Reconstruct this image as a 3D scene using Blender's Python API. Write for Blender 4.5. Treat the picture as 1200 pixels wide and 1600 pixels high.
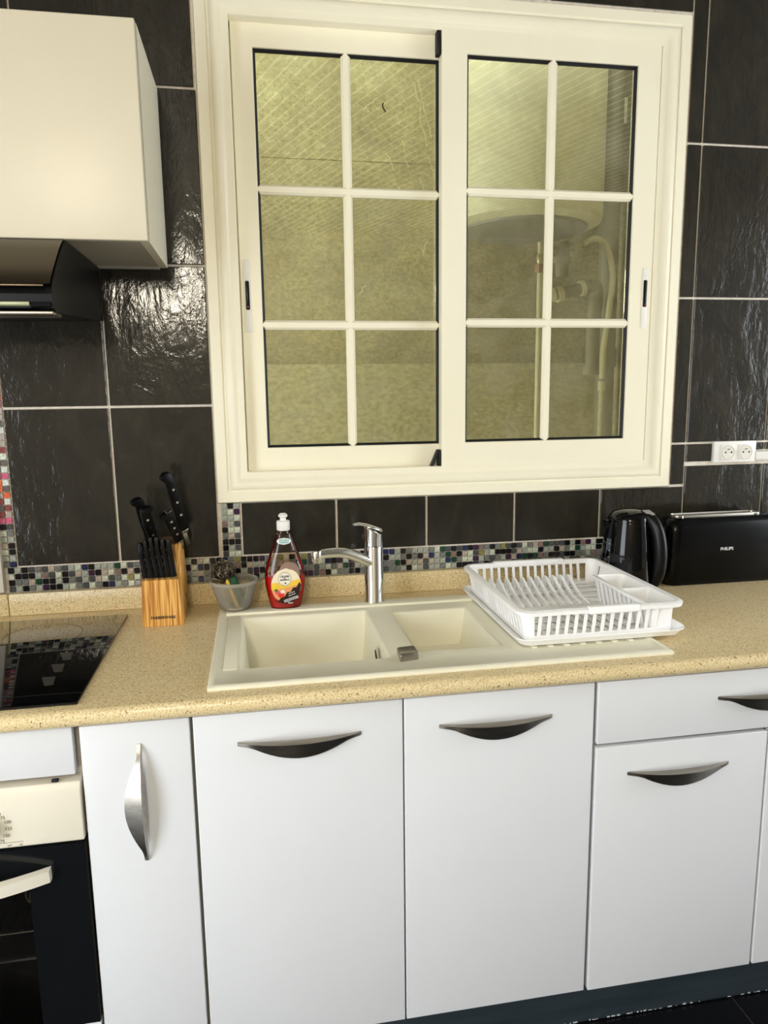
import bpy, bmesh, math, random
from mathutils import Vector, Matrix

for o in list(bpy.data.objects):
    bpy.data.objects.remove(o)
scene = bpy.context.scene
COL = scene.collection
RND = random.Random(7)

# ------------------------------------------------------------------ camera
CAM = dict(loc=(0.1403, -1.9176, 1.447), yaw=0.1725, pitch=-0.1645, roll=-0.0128, f=1132.22)
def camera():
    cy, sy = math.cos(CAM['yaw']), math.sin(CAM['yaw'])
    cp, sp = math.cos(CAM['pitch']), math.sin(CAM['pitch'])
    fw = Vector((sy*cp, cy*cp, sp)); r = Vector((cy, -sy, 0)); u = r.cross(fw)
    c, s = math.cos(CAM['roll']), math.sin(CAM['roll'])
    r2, u2 = r*c + u*s, u*c - r*s
    cam = bpy.data.cameras.new('camera')
    cam.sensor_fit = 'HORIZONTAL'; cam.sensor_width = 36.0
    cam.lens = CAM['f']/1200*36.0
    cam.clip_start = 0.02
    ob = bpy.data.objects.new('camera', cam); COL.objects.link(ob)
    m = Matrix((r2, u2, -fw)).transposed().to_4x4()
    m.translation = Vector(CAM['loc'])
    ob.matrix_world = m
    scene.camera = ob
camera()

# ------------------------------------------------------------------ world, lights, exposure
world = bpy.data.worlds.new('world'); scene.world = world; world.use_nodes = True
wn = world.node_tree.nodes; wl = world.node_tree.links
bgn = wn['Background']
bgn.inputs['Color'].default_value = (0.87, 0.93, 1.0, 1)
bgn.inputs['Strength'].default_value = 6.2

def area(name, loc, target, sx, sy, power, col):
    l = bpy.data.lights.new(name, 'AREA'); l.shape = 'RECTANGLE'; l.size = sx; l.size_y = sy
    l.energy = power; l.color = col
    o = bpy.data.objects.new(name, l); COL.objects.link(o)
    o.location = loc
    d = Vector(target) - Vector(loc)
    o.rotation_euler = d.to_track_quat('-Z', 'Y').to_euler()
    return o
# sky portals in the glazed door, the side window and the open end of the yard; warm pendant lamp
area('daylight_door_portal', (-1.93, -2.45, 1.12), (0, -2.45, 1.12), 1.6, 2.25, 1, (1, 1, 1)).data.cycles.is_portal = True
area('daylight_window_portal', (3.23, -1.20, 1.60), (0, -1.20, 1.60), 1.3, 1.5, 1, (1, 1, 1)).data.cycles.is_portal = True
area('daylight_yard_portal', (-1.15, 0.57, 1.6), (1, 0.57, 1.6), 0.8, 3.0, 1, (1, 1, 1)).data.cycles.is_portal = True
lamp = bpy.data.lights.new('pendant_lamp_light', 'POINT'); lamp.energy = 54; lamp.color = (1.0, 0.90, 0.72); lamp.shadow_soft_size = 0.17
lo = bpy.data.objects.new('pendant_lamp_light', lamp); COL.objects.link(lo); lo.location = (-0.27, -2.90, 2.10)

scene.view_settings.view_transform = 'Standard'
scene.view_settings.look = 'None'
scene.view_settings.gamma = 1.0
scene.view_settings.use_curve_mapping = False
scene.view_settings.exposure = 0.56

# ------------------------------------------------------------------ materials
def lin(c):
    def f(v):
        v /= 255.0
        return v/12.92 if v <= 0.04045 else ((v+0.055)/1.055)**2.4
    return (f(c[0]), f(c[1]), f(c[2]), 1)
MATS = {}
def setin(b, name, v):
    if name in b.inputs: b.inputs[name].default_value = v
def mat(name, col, rough=0.5, metal=0.0, coat=0.0, trans=0.0, ior=1.45, emit=None, spec=None):
    if name in MATS: return MATS[name]
    m = bpy.data.materials.new(name); m.use_nodes = True
    b = m.node_tree.nodes['Principled BSDF']
    b.inputs['Base Color'].default_value = lin(col)
    b.inputs['Roughness'].default_value = rough
    b.inputs['Metallic'].default_value = metal
    setin(b, 'Coat Weight', coat); setin(b, 'Transmission Weight', trans); setin(b, 'IOR', ior)
    if spec is not None: setin(b, 'Specular IOR Level', spec)
    MATS[name] = m
    return m
def nodes(m):
    nt = m.node_tree
    return nt, nt.nodes, nt.links, nt.nodes['Principled BSDF']
def N(nt, t, **k):
    n = nt.nodes.new(t)
    for a, v in k.items():
        if a in n.inputs: n.inputs[a].default_value = v
        else: setattr(n, a, v)
    return n
def coords(nt, scale=(1, 1, 1), rnd=False):
    tc = N(nt, 'ShaderNodeTexCoord'); mp = N(nt, 'ShaderNodeMapping')
    mp.inputs['Scale'].default_value = scale
    nt.links.new(tc.outputs['Object'], mp.inputs['Vector'])
    if rnd:
        oi = N(nt, 'ShaderNodeObjectInfo'); mu = N(nt, 'ShaderNodeMath', operation='MULTIPLY'); mu.inputs[1].default_value = 53.0
        nt.links.new(oi.outputs['Random'], mu.inputs[0])
        cb = N(nt, 'ShaderNodeCombineXYZ')
        for i in range(3): nt.links.new(mu.outputs[0], cb.inputs[i])
        nt.links.new(cb.outputs[0], mp.inputs['Location'])
    return mp.outputs['Vector']
def ramp(nt, fac, stops, interp='LINEAR'):
    r = N(nt, 'ShaderNodeValToRGB'); r.color_ramp.interpolation = interp
    el = r.color_ramp.elements
    while len(el) < len(stops): el.new(0.5)
    for e, (p, c) in zip(el, stops): e.position = p; e.color = lin(c)
    nt.links.new(fac, r.inputs['Fac'])
    return r.outputs['Color']
def noise(nt, vec, scale, detail=4, rough=0.55, dist=0.0):
    n = N(nt, 'ShaderNodeTexNoise')
    n.inputs['Scale'].default_value = scale; n.inputs['Detail'].default_value = detail
    n.inputs['Roughness'].default_value = rough; n.inputs['Distortion'].default_value = dist
    nt.links.new(vec, n.inputs['Vector'])
    return n.outputs['Fac']
def bump(nt, b, h, strength, dist=0.01, prev=None):
    n = N(nt, 'ShaderNodeBump'); n.inputs['Strength'].default_value = strength; n.inputs['Distance'].default_value = dist
    nt.links.new(h, n.inputs['Height'])
    if prev is not None: nt.links.new(prev, n.inputs['Normal'])
    nt.links.new(n.outputs['Normal'], b.inputs['Normal'])
    return n.outputs['Normal']

def m_tile():
    m = mat('black_slate_tile', (50, 48, 44), 0.12, spec=0.5)
    nt, nn, ll, b = nodes(m)
    v = coords(nt, (1, 1, 0.55), True)
    n1 = noise(nt, v, 13, 5, 0.6, 0.9)
    c = ramp(nt, n1, [(0.3, (32, 30, 25)), (0.55, (41, 38, 31)), (0.75, (52, 47, 37))])
    ll.new(c, b.inputs['Base Color'])
    v2 = coords(nt, (1, 1, 0.16), True)
    n2 = noise(nt, v2, 60, 3, 0.5, 0.3)
    n3 = noise(nt, v, 30, 4, 0.6, 1.5)
    p = bump(nt, b, n1, 0.20, 0.010)
    p = bump(nt, b, n3, 0.14, 0.006, p)
    bump(nt, b, n2, 0.10, 0.006, p)
    return m
def m_quartz():
    m = mat('beige_speckled_quartz', (214, 190, 146), 0.28)
    nt, nn, ll, b = nodes(m)
    v = coords(nt)
    n1 = noise(nt, v, 330, 3, 0.65)
    c = ramp(nt, n1, [(0.28, (136, 108, 70)), (0.38, (204, 178, 130)), (0.52, (226, 206, 158)), (0.68, (240, 226, 188))])
    n2 = noise(nt, v, 190, 1, 0.5)
    c2 = ramp(nt, n2, [(0.27, (96, 72, 46)), (0.33, (255, 255, 255))])
    mx = N(nt, 'ShaderNodeMixRGB', blend_type='MULTIPLY'); mx.inputs['Fac'].default_value = 0.8
    ll.new(c, mx.inputs[1]); ll.new(c2, mx.inputs[2]); ll.new(mx.outputs[0], b.inputs['Base Color'])
    return m
def m_wood():
    m = mat('striped_pine', (214, 160, 80), 0.45)
    nt, nn, ll, b = nodes(m)
    v = coords(nt, (1, 0.25, 0.03))
    n1 = noise(nt, v, 210, 2, 0.4, 0.3)
    c = ramp(nt, n1, [(0.36, (172, 108, 40)), (0.48, (210, 152, 70)), (0.60, (232, 184, 104))])
    ll.new(c, b.inputs['Base Color'])
    return m
def m_concrete():
    m = mat('ochre_render_concrete', (150, 140, 100), 0.9)
    nt, nn, ll, b = nodes(m)
    v = coords(nt, (1, 1, 1.4))
    n1 = noise(nt, v, 2.6, 8, 0.7, 0.5)
    c = ramp(nt, n1, [(0.28, (162, 150, 106)), (0.5, (204, 192, 144)), (0.7, (230, 221, 176))])
    n2 = noise(nt, v, 55, 6, 0.8)
    c2 = ramp(nt, n2, [(0.3, (168, 160, 140)), (0.62, (255, 255, 255))])
    mx = N(nt, 'ShaderNodeMixRGB', blend_type='MULTIPLY'); mx.inputs['Fac'].default_value = 0.9
    ll.new(c, mx.inputs[1]); ll.new(c2, mx.inputs[2]); ll.new(mx.outputs[0], b.inputs['Base Color'])
    bump(nt, b, n2, 0.4, 0.01)
    return m
def m_glass(name='window_glass', dust=0.13, tint=(235, 238, 226)):
    m = bpy.data.materials.new(name); m.use_nodes = True; MATS[name] = m
    nt = m.node_tree; ll = nt.links; nt.nodes.remove(nt.nodes['Principled BSDF'])
    out = nt.nodes['Material Output']
    tr = N(nt, 'ShaderNodeBsdfTransparent'); tr.inputs['Color'].default_value = lin(tint)
    gl = N(nt, 'ShaderNodeBsdfGlossy'); gl.inputs['Roughness'].default_value = 0.0
    fr = N(nt, 'ShaderNodeFresnel'); fr.inputs['IOR'].default_value = 1.75
    mx = N(nt, 'ShaderNodeMixShader'); ll.new(fr.outputs[0], mx.inputs[0]); ll.new(tr.outputs[0], mx.inputs[1]); ll.new(gl.outputs[0], mx.inputs[2])
    df = N(nt, 'ShaderNodeBsdfDiffuse'); df.inputs['Color'].default_value = lin((200, 194, 165))
    v = coords(nt, (1, 1, 1), True)
    n1 = noise(nt, v, 9, 8, 0.75, 0.4)
    mr = N(nt, 'ShaderNodeMapRange'); mr.inputs['From Min'].default_value = 0.35; mr.inputs['From Max'].default_value = 0.75
    mr.inputs['To Min'].default_value = dust*0.3; mr.inputs['To Max'].default_value = dust*1.9
    ll.new(n1, mr.inputs['Value'])
    m2 = N(nt, 'ShaderNodeMixShader'); ll.new(mr.outputs[0], m2.inputs[0]); ll.new(mx.outputs[0], m2.inputs[1]); ll.new(df.outputs[0], m2.inputs[2])
    ll.new(m2.outputs[0], out.inputs['Surface'])
    return m
def m_clear(name, tint, refl_ior=1.45, milky=0.0, milk=(235, 232, 222)):
    m = bpy.data.materials.new(name); m.use_nodes = True; MATS[name] = m
    nt = m.node_tree; ll = nt.links; nt.nodes.remove(nt.nodes['Principled BSDF'])
    out = nt.nodes['Material Output']
    tr = N(nt, 'ShaderNodeBsdfTransparent'); tr.inputs['Color'].default_value = lin(tint)
    gl = N(nt, 'ShaderNodeBsdfGlossy'); gl.inputs['Roughness'].default_value = 0.06
    fr = N(nt, 'ShaderNodeFresnel'); fr.inputs['IOR'].default_value = refl_ior
    mx = N(nt, 'ShaderNodeMixShader'); ll.new(fr.outputs[0], mx.inputs[0]); ll.new(tr.outputs[0], mx.inputs[1]); ll.new(gl.outputs[0], mx.inputs[2])
    last = mx
    if milky:
        df = N(nt, 'ShaderNodeBsdfTranslucent'); df.inputs['Color'].default_value = lin(milk)
        d2 = N(nt, 'ShaderNodeBsdfDiffuse'); d2.inputs['Color'].default_value = lin(milk)
        ms = N(nt, 'ShaderNodeMixShader'); ms.inputs[0].default_value = 0.5
        ll.new(df.outputs[0], ms.inputs[1]); ll.new(d2.outputs[0], ms.inputs[2])
        m2 = N(nt, 'ShaderNodeMixShader'); m2.inputs[0].default_value = milky
        ll.new(mx.outputs[0], m2.inputs[1]); ll.new(ms.outputs[0], m2.inputs[2]); last = m2
    ll.new(last.outputs[0], out.inputs['Surface'])
    return m
def m_plank_ceiling():
    m = mat('ceiling_strip_boards', (150, 142, 118), 0.5)
    nt, nn, ll, b = nodes(m)
    tc = N(nt, 'ShaderNodeTexCoord'); mp = N(nt, 'ShaderNodeMapping')
    mp.inputs['Rotation'].default_value = (0, 0, math.radians(20))
    ll.new(tc.outputs['Object'], mp.inputs['Vector'])
    sx = N(nt, 'ShaderNodeSeparateXYZ'); ll.new(mp.outputs['Vector'], sx.inputs[0])
    d = N(nt, 'ShaderNodeMath', operation='DIVIDE'); d.inputs[1].default_value = 0.054; ll.new(sx.outputs[0], d.inputs[0])
    fr = N(nt, 'ShaderNodeMath', operation='FRACT'); ll.new(d.outputs[0], fr.inputs[0])
    c = ramp(nt, fr.outputs[0], [(0.0, (255, 252, 240)), (0.17, (78, 72, 58))], 'CONSTANT')
    ll.new(c, b.inputs['Base Color'])
    return m
def m_mottle(name, c0, c1, scale, rough, metal=0.0, stretch=(1, 1, 1), bmp=0.0):
    m = mat(name, c0, rough, metal)
    nt, nn, ll, b = nodes(m)
    v = coords(nt, stretch)
    n1 = noise(nt, v, scale, 5, 0.6)
    ll.new(ramp(nt, n1, [(0.35, c0), (0.65, c1)]), b.inputs['Base Color'])
    if bmp: bump(nt, b, n1, bmp, 0.004)
    return m

M_TILE = m_tile(); M_QUARTZ = m_quartz(); M_WOOD = m_wood(); M_CONC = m_concrete(); M_GLASS = m_glass()
M_CONC2 = m_mottle('pale_ochre_render', (180, 169, 124), (218, 209, 164), 46, 0.9, 0, (1, 1, 1.5), 0.4)
M_GROUT = m_mottle('off_white_grout', (212, 202, 186), (232, 224, 210), 60, 0.85)
M_DOOR = m_mottle('white_lacquer_front', (223, 225, 228), (227, 229, 232), 2, 0.32)
M_UPDOOR = m_mottle('cream_white_front', (210, 201, 177), (214, 205, 182), 2, 0.36)
M_CARC = mat('cabinet_carcass_grey', (176, 170, 156), 0.6)
M_CABSIDE = mat('cabinet_side_white', (226, 219, 196), 0.5)
M_PVC = m_mottle('cream_pvc', (238, 231, 206), (242, 236, 212), 3, 0.38)
M_GASKET = mat('black_rubber_gasket', (12, 12, 14), 0.6)
M_PLATE = mat('white_plastic', (236, 234, 228), 0.4)
M_PLATE2 = mat('grey_white_plastic', (222, 218, 206), 0.45)
M_SINK = m_mottle('ivory_composite', (240, 236, 212), (245, 241, 220), 6, 0.42)
M_CHROME = mat('chrome', (225, 225, 222), 0.07, 1.0)
M_STEEL = m_mottle('brushed_steel', (158, 152, 143), (180, 174, 164), 90, 0.30, 1.0, (0.1, 1, 1))
M_BLACKG = mat('black_gloss', (3, 3, 4), 0.06, spec=0.4)
M_BLACKS = mat('black_satin', (6, 6, 7), 0.32, spec=0.3)
M_BLACKGLASS = mat('black_glass', (6, 7, 9), 0.04)
M_OVENBLK = mat('oven_door_black', (14, 17, 20), 0.14)
M_OVENW = m_mottle('oven_cream_white', (230, 224, 206), (234, 228, 212), 3, 0.4)
M_HOODDARK = mat('hood_black', (5, 5, 5), 0.4)
M_HOODSTEEL = mat('hood_dark_steel', (88, 80, 68), 0.28, 1.0)
M_RACK = mat('rack_white_plastic', (252, 252, 252), 0.38)
M_PLINTH = m_mottle('slate_blue_plinth', (40, 50, 58), (52, 62, 68), 40, 0.45, 0, (0.08, 1, 1))
M_CHIP = mat('chipped_white_edge', (200, 204, 206), 0.8)
M_FLOOR = mat('black_floor_tile', (16, 16, 19), 0.18)
M_WALLW = m_mottle('warm_white_plaster', (232, 230, 224), (236, 234, 229), 2, 0.85)
M_HANDLE = mat('knife_handle_black', (4, 4, 5), 0.38, spec=0.25)
M_RIVET = mat('knife_steel', (205, 205, 205), 0.22, 1.0)
M_INK = mat('dark_print', (36, 28, 24), 0.7)
M_WHITEINK = mat('white_print', (235, 235, 235), 0.6)
M_GREYINK = mat('grey_print', (120, 112, 100), 0.7)

# ------------------------------------------------------------------ mesh helpers
def bx(bm, x0, x1, y0, y1, z0, z1, bev=0.0, seg=2):
    b2 = bmesh.new()
    vs = [b2.verts.new(p) for p in ((x0,y0,z0),(x1,y0,z0),(x1,y1,z0),(x0,y1,z0),(x0,y0,z1),(x1,y0,z1),(x1,y1,z1),(x0,y1,z1))]
    for f in ((0,3,2,1),(4,5,6,7),(0,1,5,4),(1,2,6,5),(2,3,7,6),(3,0,4,7)): b2.faces.new([vs[i] for i in f])
    if bev: bmesh.ops.bevel(b2, geom=b2.edges[:], offset=bev, segments=seg, affect='EDGES', profile=0.5)
    merge(bm, b2)
def merge(bm, b2, mtx=None):
    if mtx is not None: bmesh.ops.transform(b2, matrix=mtx, verts=b2.verts[:])
    vm = {v: bm.verts.new(v.co) for v in b2.verts}
    for f in b2.faces:
        try: bm.faces.new([vm[v] for v in f.verts])
        except ValueError: pass
    b2.free()
def box(x0, x1, y0, y1, z0, z1, bev=0.0, seg=2):
    bm = bmesh.new(); bx(bm, x0, x1, y0, y1, z0, z1, bev, seg); return bm
def prism(bm, pts, fn0, fn1, bev=0.0, seg=2):
    """polygon pts (2d) placed by fn0 and fn1 as the two ends"""
    b2 = bmesh.new()
    a = [b2.verts.new(fn0(*p)) for p in pts]; b = [b2.verts.new(fn1(*p)) for p in pts]
    n = len(pts)
    b2.faces.new(a); b2.faces.new(b[::-1])
    for i in range(n): b2.faces.new((a[i], b[i], b[(i+1) % n], a[(i+1) % n]))
    bmesh.ops.recalc_face_normals(b2, faces=b2.faces[:])
    if bev:
        ed = [e for e in b2.edges if len(e.link_faces) == 2 and e.calc_face_angle(0) > 0.6]
        bmesh.ops.bevel(b2, geom=ed, offset=bev, segments=seg, affect='EDGES', profile=0.5)
    merge(bm, b2)
def loft(bm, rings, cap0=True, cap1=True, closed=True):
    R = [[bm.verts.new(p) for p in r] for r in rings]
    n = len(R[0])
    for a, b in zip(R, R[1:]):
        for i in range(n if closed else n-1):
            j = (i+1) % n
            bm.faces.new((a[i], a[j], b[j], b[i]))
    if cap0 and closed: bm.faces.new(R[0][::-1])
    if cap1 and closed: bm.faces.new(R[-1])
def lathe(bm, prof, c, n=32, sx=1.0, sy=1.0, cap0=True, cap1=True, p=2.0):
    rings = []
    for r, z in prof:
        ring = []
        for i in range(n):
            a = 2*math.pi*i/n; ca, sa = math.cos(a), math.sin(a)
            k = (abs(ca)**p + abs(sa)**p)**(-1/p) if p != 2 else 1
            ring.append((c[0]+r*sx*ca*k, c[1]+r*sy*sa*k, c[2]+z))
        rings.append(ring)
    loft(bm, rings, cap0, cap1)
def tube(bm, path, r, n=10, flat=1.0, cap=True):
    path = [Vector(p) for p in path]
    rs = r if isinstance(r, (list, tuple)) else [r]*len(path)
    t0 = (path[1]-path[0]).normalized()
    up = Vector((0, 0, 1)) if abs(t0.z) < 0.9 else Vector((0, 1, 0))
    nrm = t0.cross(up).normalized(); rings = []
    for i, p in enumerate(path):
        if i == 0: t = path[1]-path[0]
        elif i == len(path)-1: t = path[-1]-path[-2]
        else: t = path[i+1]-path[i-1]
        t.normalize()
        nrm = (nrm - t*nrm.dot(t)).normalized(); bn = t.cross(nrm)
        rings.append([p + nrm*math.cos(2*math.pi*k/n)*rs[i] + bn*math.sin(2*math.pi*k/n)*rs[i]*flat for k in range(n)])
    loft(bm, rings, cap, cap)
def spline(pts, k=8):
    pts = [Vector(p) for p in pts]; out = []
    P = [pts[0]*2-pts[1]] + pts + [pts[-1]*2-pts[-2]]
    for i in range(1, len(P)-2):
        p0, p1, p2, p3 = P[i-1], P[i], P[i+1], P[i+2]
        for j in range(k):
            t = j/k
            out.append(0.5*((2*p1)+(p2-p0)*t+(2*p0-5*p1+4*p2-p3)*t*t+(3*p1-p0-3*p2+p3)*t**3))
    out.append(pts[-1]); return out
def frame_prof(bm, x0, x1, z0, z1, prof, closed=False):
    """mitred rectangular frame; prof is a list of (inset, y)"""
    rings = []
    for d, y in prof:
        rings.append([(x0+d, y, z0+d), (x1-d, y, z0+d), (x1-d, y, z1-d), (x0+d, y, z1-d)])
    if closed: rings.append(rings[0])
    loft(bm, rings, False, False)
    bmesh.ops.remove_doubles(bm, verts=bm.verts[:], dist=1e-6)
def wloc(o):
    v = Vector((0, 0, 0))
    while o is not None: v = v + Vector(o.location); o = o.parent
    return v
def obj(name, bm, m, parent=None, smooth=35, base=None):
    bmesh.ops.recalc_face_normals(bm, faces=bm.faces[:])
    org = Vector(base) if base is not None else (wloc(parent) if parent else Vector((0, 0, 0)))
    bmesh.ops.translate(bm, vec=-org, verts=bm.verts[:])
    me = bpy.data.meshes.new(name); bm.to_mesh(me); bm.free()
    if m is not None: me.materials.append(m)
    if smooth:
        me.polygons.foreach_set('use_smooth', [True]*len(me.polygons))
        me.set_sharp_from_angle(angle=math.radians(smooth))
    o = bpy.data.objects.new(name, me); COL.objects.link(o)
    if parent: o.parent = parent; o.location = org - wloc(parent)
    else: o.location = org
    return o
def tag(o, label=None, cat=None, group=None, kind=None):
    if label: o['label'] = label
    if cat: o['category'] = cat
    if group: o['group'] = group
    if kind: o['kind'] = kind
    return o
def thing(name, label, cat, loc=(0, 0, 0), group=None):
    o = bpy.data.objects.new(name, None); COL.objects.link(o); o.location = loc
    o.empty_display_size = 0.05
    return tag(o, label, cat, group)
def struct(name, bm, m, label=None, cat=None, smooth=35):
    return tag(obj(name, bm, m, None, smooth), label, cat, None, 'structure')
def inst(name, me, parent, loc):
    o = bpy.data.objects.new(name, me); COL.objects.link(o); o.parent = parent
    o.location = Vector(loc) - wloc(parent); return o
def text(name, s, size, m, parent, origin, ex, ey, align='CENTER', depth=0.0003, bold=0.0):
    cu = bpy.data.curves.new(name, 'FONT'); cu.body = s; cu.size = size; cu.align_x = align; cu.align_y = 'CENTER'
    cu.extrude = depth; cu.offset = bold; cu.resolution_u = 3
    t = bpy.data.objects.new(name+'_curve', cu)
    me = bpy.data.meshes.new_from_object(t); me.name = name
    bpy.data.objects.remove(t); bpy.data.curves.remove(cu)
    ex = Vector(ex).normalized(); ey = Vector(ey).normalized(); ez = ex.cross(ey)
    mt = Matrix((ex, ey, ez)).transposed().to_4x4(); mt.translation = Vector(origin) - wloc(parent)
    me.transform(mt); me.materials.clear(); me.materials.append(m)
    o = bpy.data.objects.new(name, me); COL.objects.link(o); o.parent = parent
    return o

# ================================================================== STRUCTURE
WX0, WX1, WZ0, WZ1 = 0.100, 1.240, 1.225, 2.350       # window hole
bm = bmesh.new()
bx(bm, -1.9, WX0, 0, 0.16, 0, 2.62); bx(bm, WX1, 3.2, 0, 0.16, 0, 2.62)
bx(bm, WX0, WX1, 0, 0.16, 0, WZ0); bx(bm, WX0, WX1, 0, 0.16, WZ1, 2.62)
wall = struct('wall_back', bm, M_GROUT, 'wall of large black slate-look tiles with pale grout and mosaic border', 'wall', 0)

tile_cache = {}
def tile(x0, x1, z0, z1, g=0.0032):
    x0 += g; x1 -= g; z0 += g; z1 -= g
    k = (round(x1-x0, 4), round(z1-z0, 4))
    if k not in tile_cache:
        w, h = k
        b = box(-w/2, w/2, -0.0055, 0.002, -h/2, h/2, 0.0012, 1)
        bmesh.ops.recalc_face_normals(b, faces=b.faces[:])
        me = bpy.data.meshes.new('tile'); b.to_mesh(me); b.free(); me.materials.append(M_TILE)
        tile_cache[k] = me
    inst('tile', tile_cache[k], wall, ((x0+x1)/2, 0, (z0+z1)/2))
for z0, z1 in ((1.022, 1.418), (1.418, 1.759), (1.759, 2.164)):
    tile(-0.466, -0.218, z0, z1); tile(-0.218, 0.034, z0, z1)
for x in (-1.172, -0.772, -0.372): tile(x, x+0.402, 2.164, 2.416)
for x in (-1.084, -0.684, -0.284, 0.116, 0.516, 0.916): tile(x, x+0.40, 2.416, 2.618)
for z0, z1 in ((1.418, 1.759), (1.759, 2.164)):
    tile(-0.966, -0.716, z0, z1); tile(-0.716, -0.466, z0, z1)
zr = ((1.168, 1.289), (1.289, 1.694), (1.694, 2.097), (2.097, 2.50), (2.50, 2.618))
for z0, z1 in zr: tile(1.316, 1.361, z0, z1)
for x in (1.361, 1.6155, 1.87, 2.125):
    for z0, z1 in zr[1:]: tile(x, x+0.2545, z0, z1)
    tile(x, x+0.2545, 0.962, 1.226)
tile(1.361, 1.447, 1.2325, 1.289); tile(1.58, 1.6155, 1.2625, 1.289); tile(1.6155, 1.87, 1.2625, 1.289)
for x0, x1 in ((0.0915, 0.3435), (0.3435, 0.592), (0.592, 0.845), (0.845, 1.101), (1.101, 1.361)):
    tile(x0, x1, 1.0225, 1.166)

# mosaic border
PAL = [((14, 13, 16), 22), ((60, 62, 62), 16), ((96, 98, 94), 18), ((136, 140, 130), 18), ((168, 172, 156), 14),
       ((150, 138, 124), 9), ((110, 92, 86), 5), ((28, 34, 66), 5), ((22, 54, 38), 4), ((46, 26, 48), 4), ((112, 108, 60), 2)]
VIV = [((196, 96, 60), 3), ((176, 84, 112), 2), ((30, 110, 170), 2), ((120, 60, 60), 3), ((150, 140, 132), 8), ((86, 82, 80), 8), ((180, 186, 176), 5)]
chip_me = {}
def chip_mesh(c):
    if c not in chip_me:
        m = m_mottle('mosaic_glass_%d_%d_%d' % c, c, tuple(min(255, int(v*1.25)+6) for v in c), 160, 0.12)
        b = box(-0.00705, 0.00705, -0.0058, 0.001, -0.00705, 0.00705, 0.0008, 1)
        bmesh.ops.recalc_face_normals(b, faces=b.faces[:])
        me = bpy.data.meshes.new('mosaic_tile'); b.to_mesh(me); b.free(); me.materials.append(m); chip_me[c] = me
    return chip_me[c]
P = 0.016; chips = []
for i in range(116):
    for j in range(4):
        chips.append((-0.490+P*(i+0.5), 0.9575+P*(j+0.5), PAL))
for i in range(3):
    for j in range(9): chips.append((0.0415+P*(i+0.5), 1.0215+P*(j+0.5), PAL))
for i in range(2):
    for j in range(46): chips.append((-0.498+P*(i+0.5), 1.0215+P*(j+0.5), VIV if j > 6 else PAL))
def hidden(x, z):
    if x > 1.145: return True
    if -0.135 < x < -0.06 and z < 1.03: return True
    if 0.16 < x < 0.23 and z < 1.0: return True
    return x < -0.47 and z > 1.425
vis = [c for c in chips if not hidden(c[0], c[1])]
vis.sort(key=lambda c: (c[0]-CAM['loc'][0])**2)
chosen = set(id(c) for c in vis[:300])
rest = {}
for c in chips:
    pal = c[2]
    col = RND.choices([p[0] for p in pal], [p[1] for p in pal])[0]
    if id(c) in chosen: inst('mosaic_tile', chip_mesh(col), wall, (c[0], 0, c[1]))
    else: rest.setdefault(col, []).append(c)
bm = bmesh.new(); slots = []
for col, cs in rest.items():
    slots.append(chip_mesh(col).materials[0])
    for x, z, _ in cs:
        n0 = len(bm.faces)
        bx(bm, x-0.00705, x+0.00705, -0.0058, 0.001, z-0.00705, z+0.00705, 0.0008, 1)
        bm.faces.ensure_lookup_table()
        for f in bm.faces[n0:]: f.material_index = len(slots)-1
o = obj('mosaic_border', bm, None, wall, 0); o['kind'] = 'stuff'
for s in slots: o.data.materials.append(s)

# white upright trim at the left end of the mosaic
struct('trim_1', box(-0.58, -0.497, -0.022, 0.0, 0.962, 1.76, 0.002), M_PLATE2, 'white upright trim beside the mosaic strip at the left edge', 'trim')

# room shell behind the camera
struct('floor', box(-1.95, 3.2, -3.9, 0.0, -0.06, -0.003), M_GROUT, 'black tiled kitchen floor', 'floor', 0)
fl = bpy.data.objects['floor']
fm = {}
for i in range(-5, 8):
    for j in range(0, 9):
        x0, y1 = 1.213+0.402*(i-3)-0.402, -0.14-0.402*j
        x1 = x0+0.402; y0 = y1-0.402
        if x0 < -1.95 or x1 > 3.2 or y0 < -3.9: continue
        if 'f' not in fm:
            b = box(-0.2, 0.2, -0.2, 0.2, -0.008, 0.0, 0.001, 1)
            me = bpy.data.meshes.new('floor_tile'); b.to_mesh(me); b.free(); me.materials.append(M_FLOOR); fm['f'] = me
        inst('floor_tile', fm['f'], fl, ((x0+x1)/2, (y0+y1)/2, 0))
struct('ceiling', box(-1.95, 3.2, -3.9, 0.16, 2.62, 2.70), m_plank_ceiling(), 'strip-boarded ceiling mirrored in the upper window panes', 'ceiling', 0)
bm = bmesh.new()          # left wall with the glazed door opening
bx(bm, -2.05, -1.9, -3.9, -3.25, 0, 2.62); bx(bm, -2.05, -1.9, -1.65, 0.16, 0, 2.62); bx(bm, -2.05, -1.9, -3.25, -1.65, 2.25, 2.62)
struct('wall_left', bm, M_WALLW, 'plain warm white side wall with the glazed door opening', 'wall', 0)
bm = box(-1.95, 3.2, -3.9, -3.75, 0, 2.62)
struct('wall_rear', bm, m_mottle('taupe_plaster', (140, 132, 118), (148, 140, 126), 2, 0.85), 'plain taupe wall behind the viewer', 'wall', 0)
bm = bmesh.new()          # right wall with a window opening
bx(bm, 3.2, 3.35, -3.9, -1.85, 0, 2.62); bx(bm, 3.2, 3.35, -0.55, 0.16, 0, 2.62); bx(bm, 3.2, 3.35, -1.85, -0.55, 0, 0.85); bx(bm, 3.2, 3.35, -1.85, -0.55, 2.35, 2.62)
struct('wall_right', bm, M_WALLW, 'plain warm white far side wall with a window opening', 'wall', 0)

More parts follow.
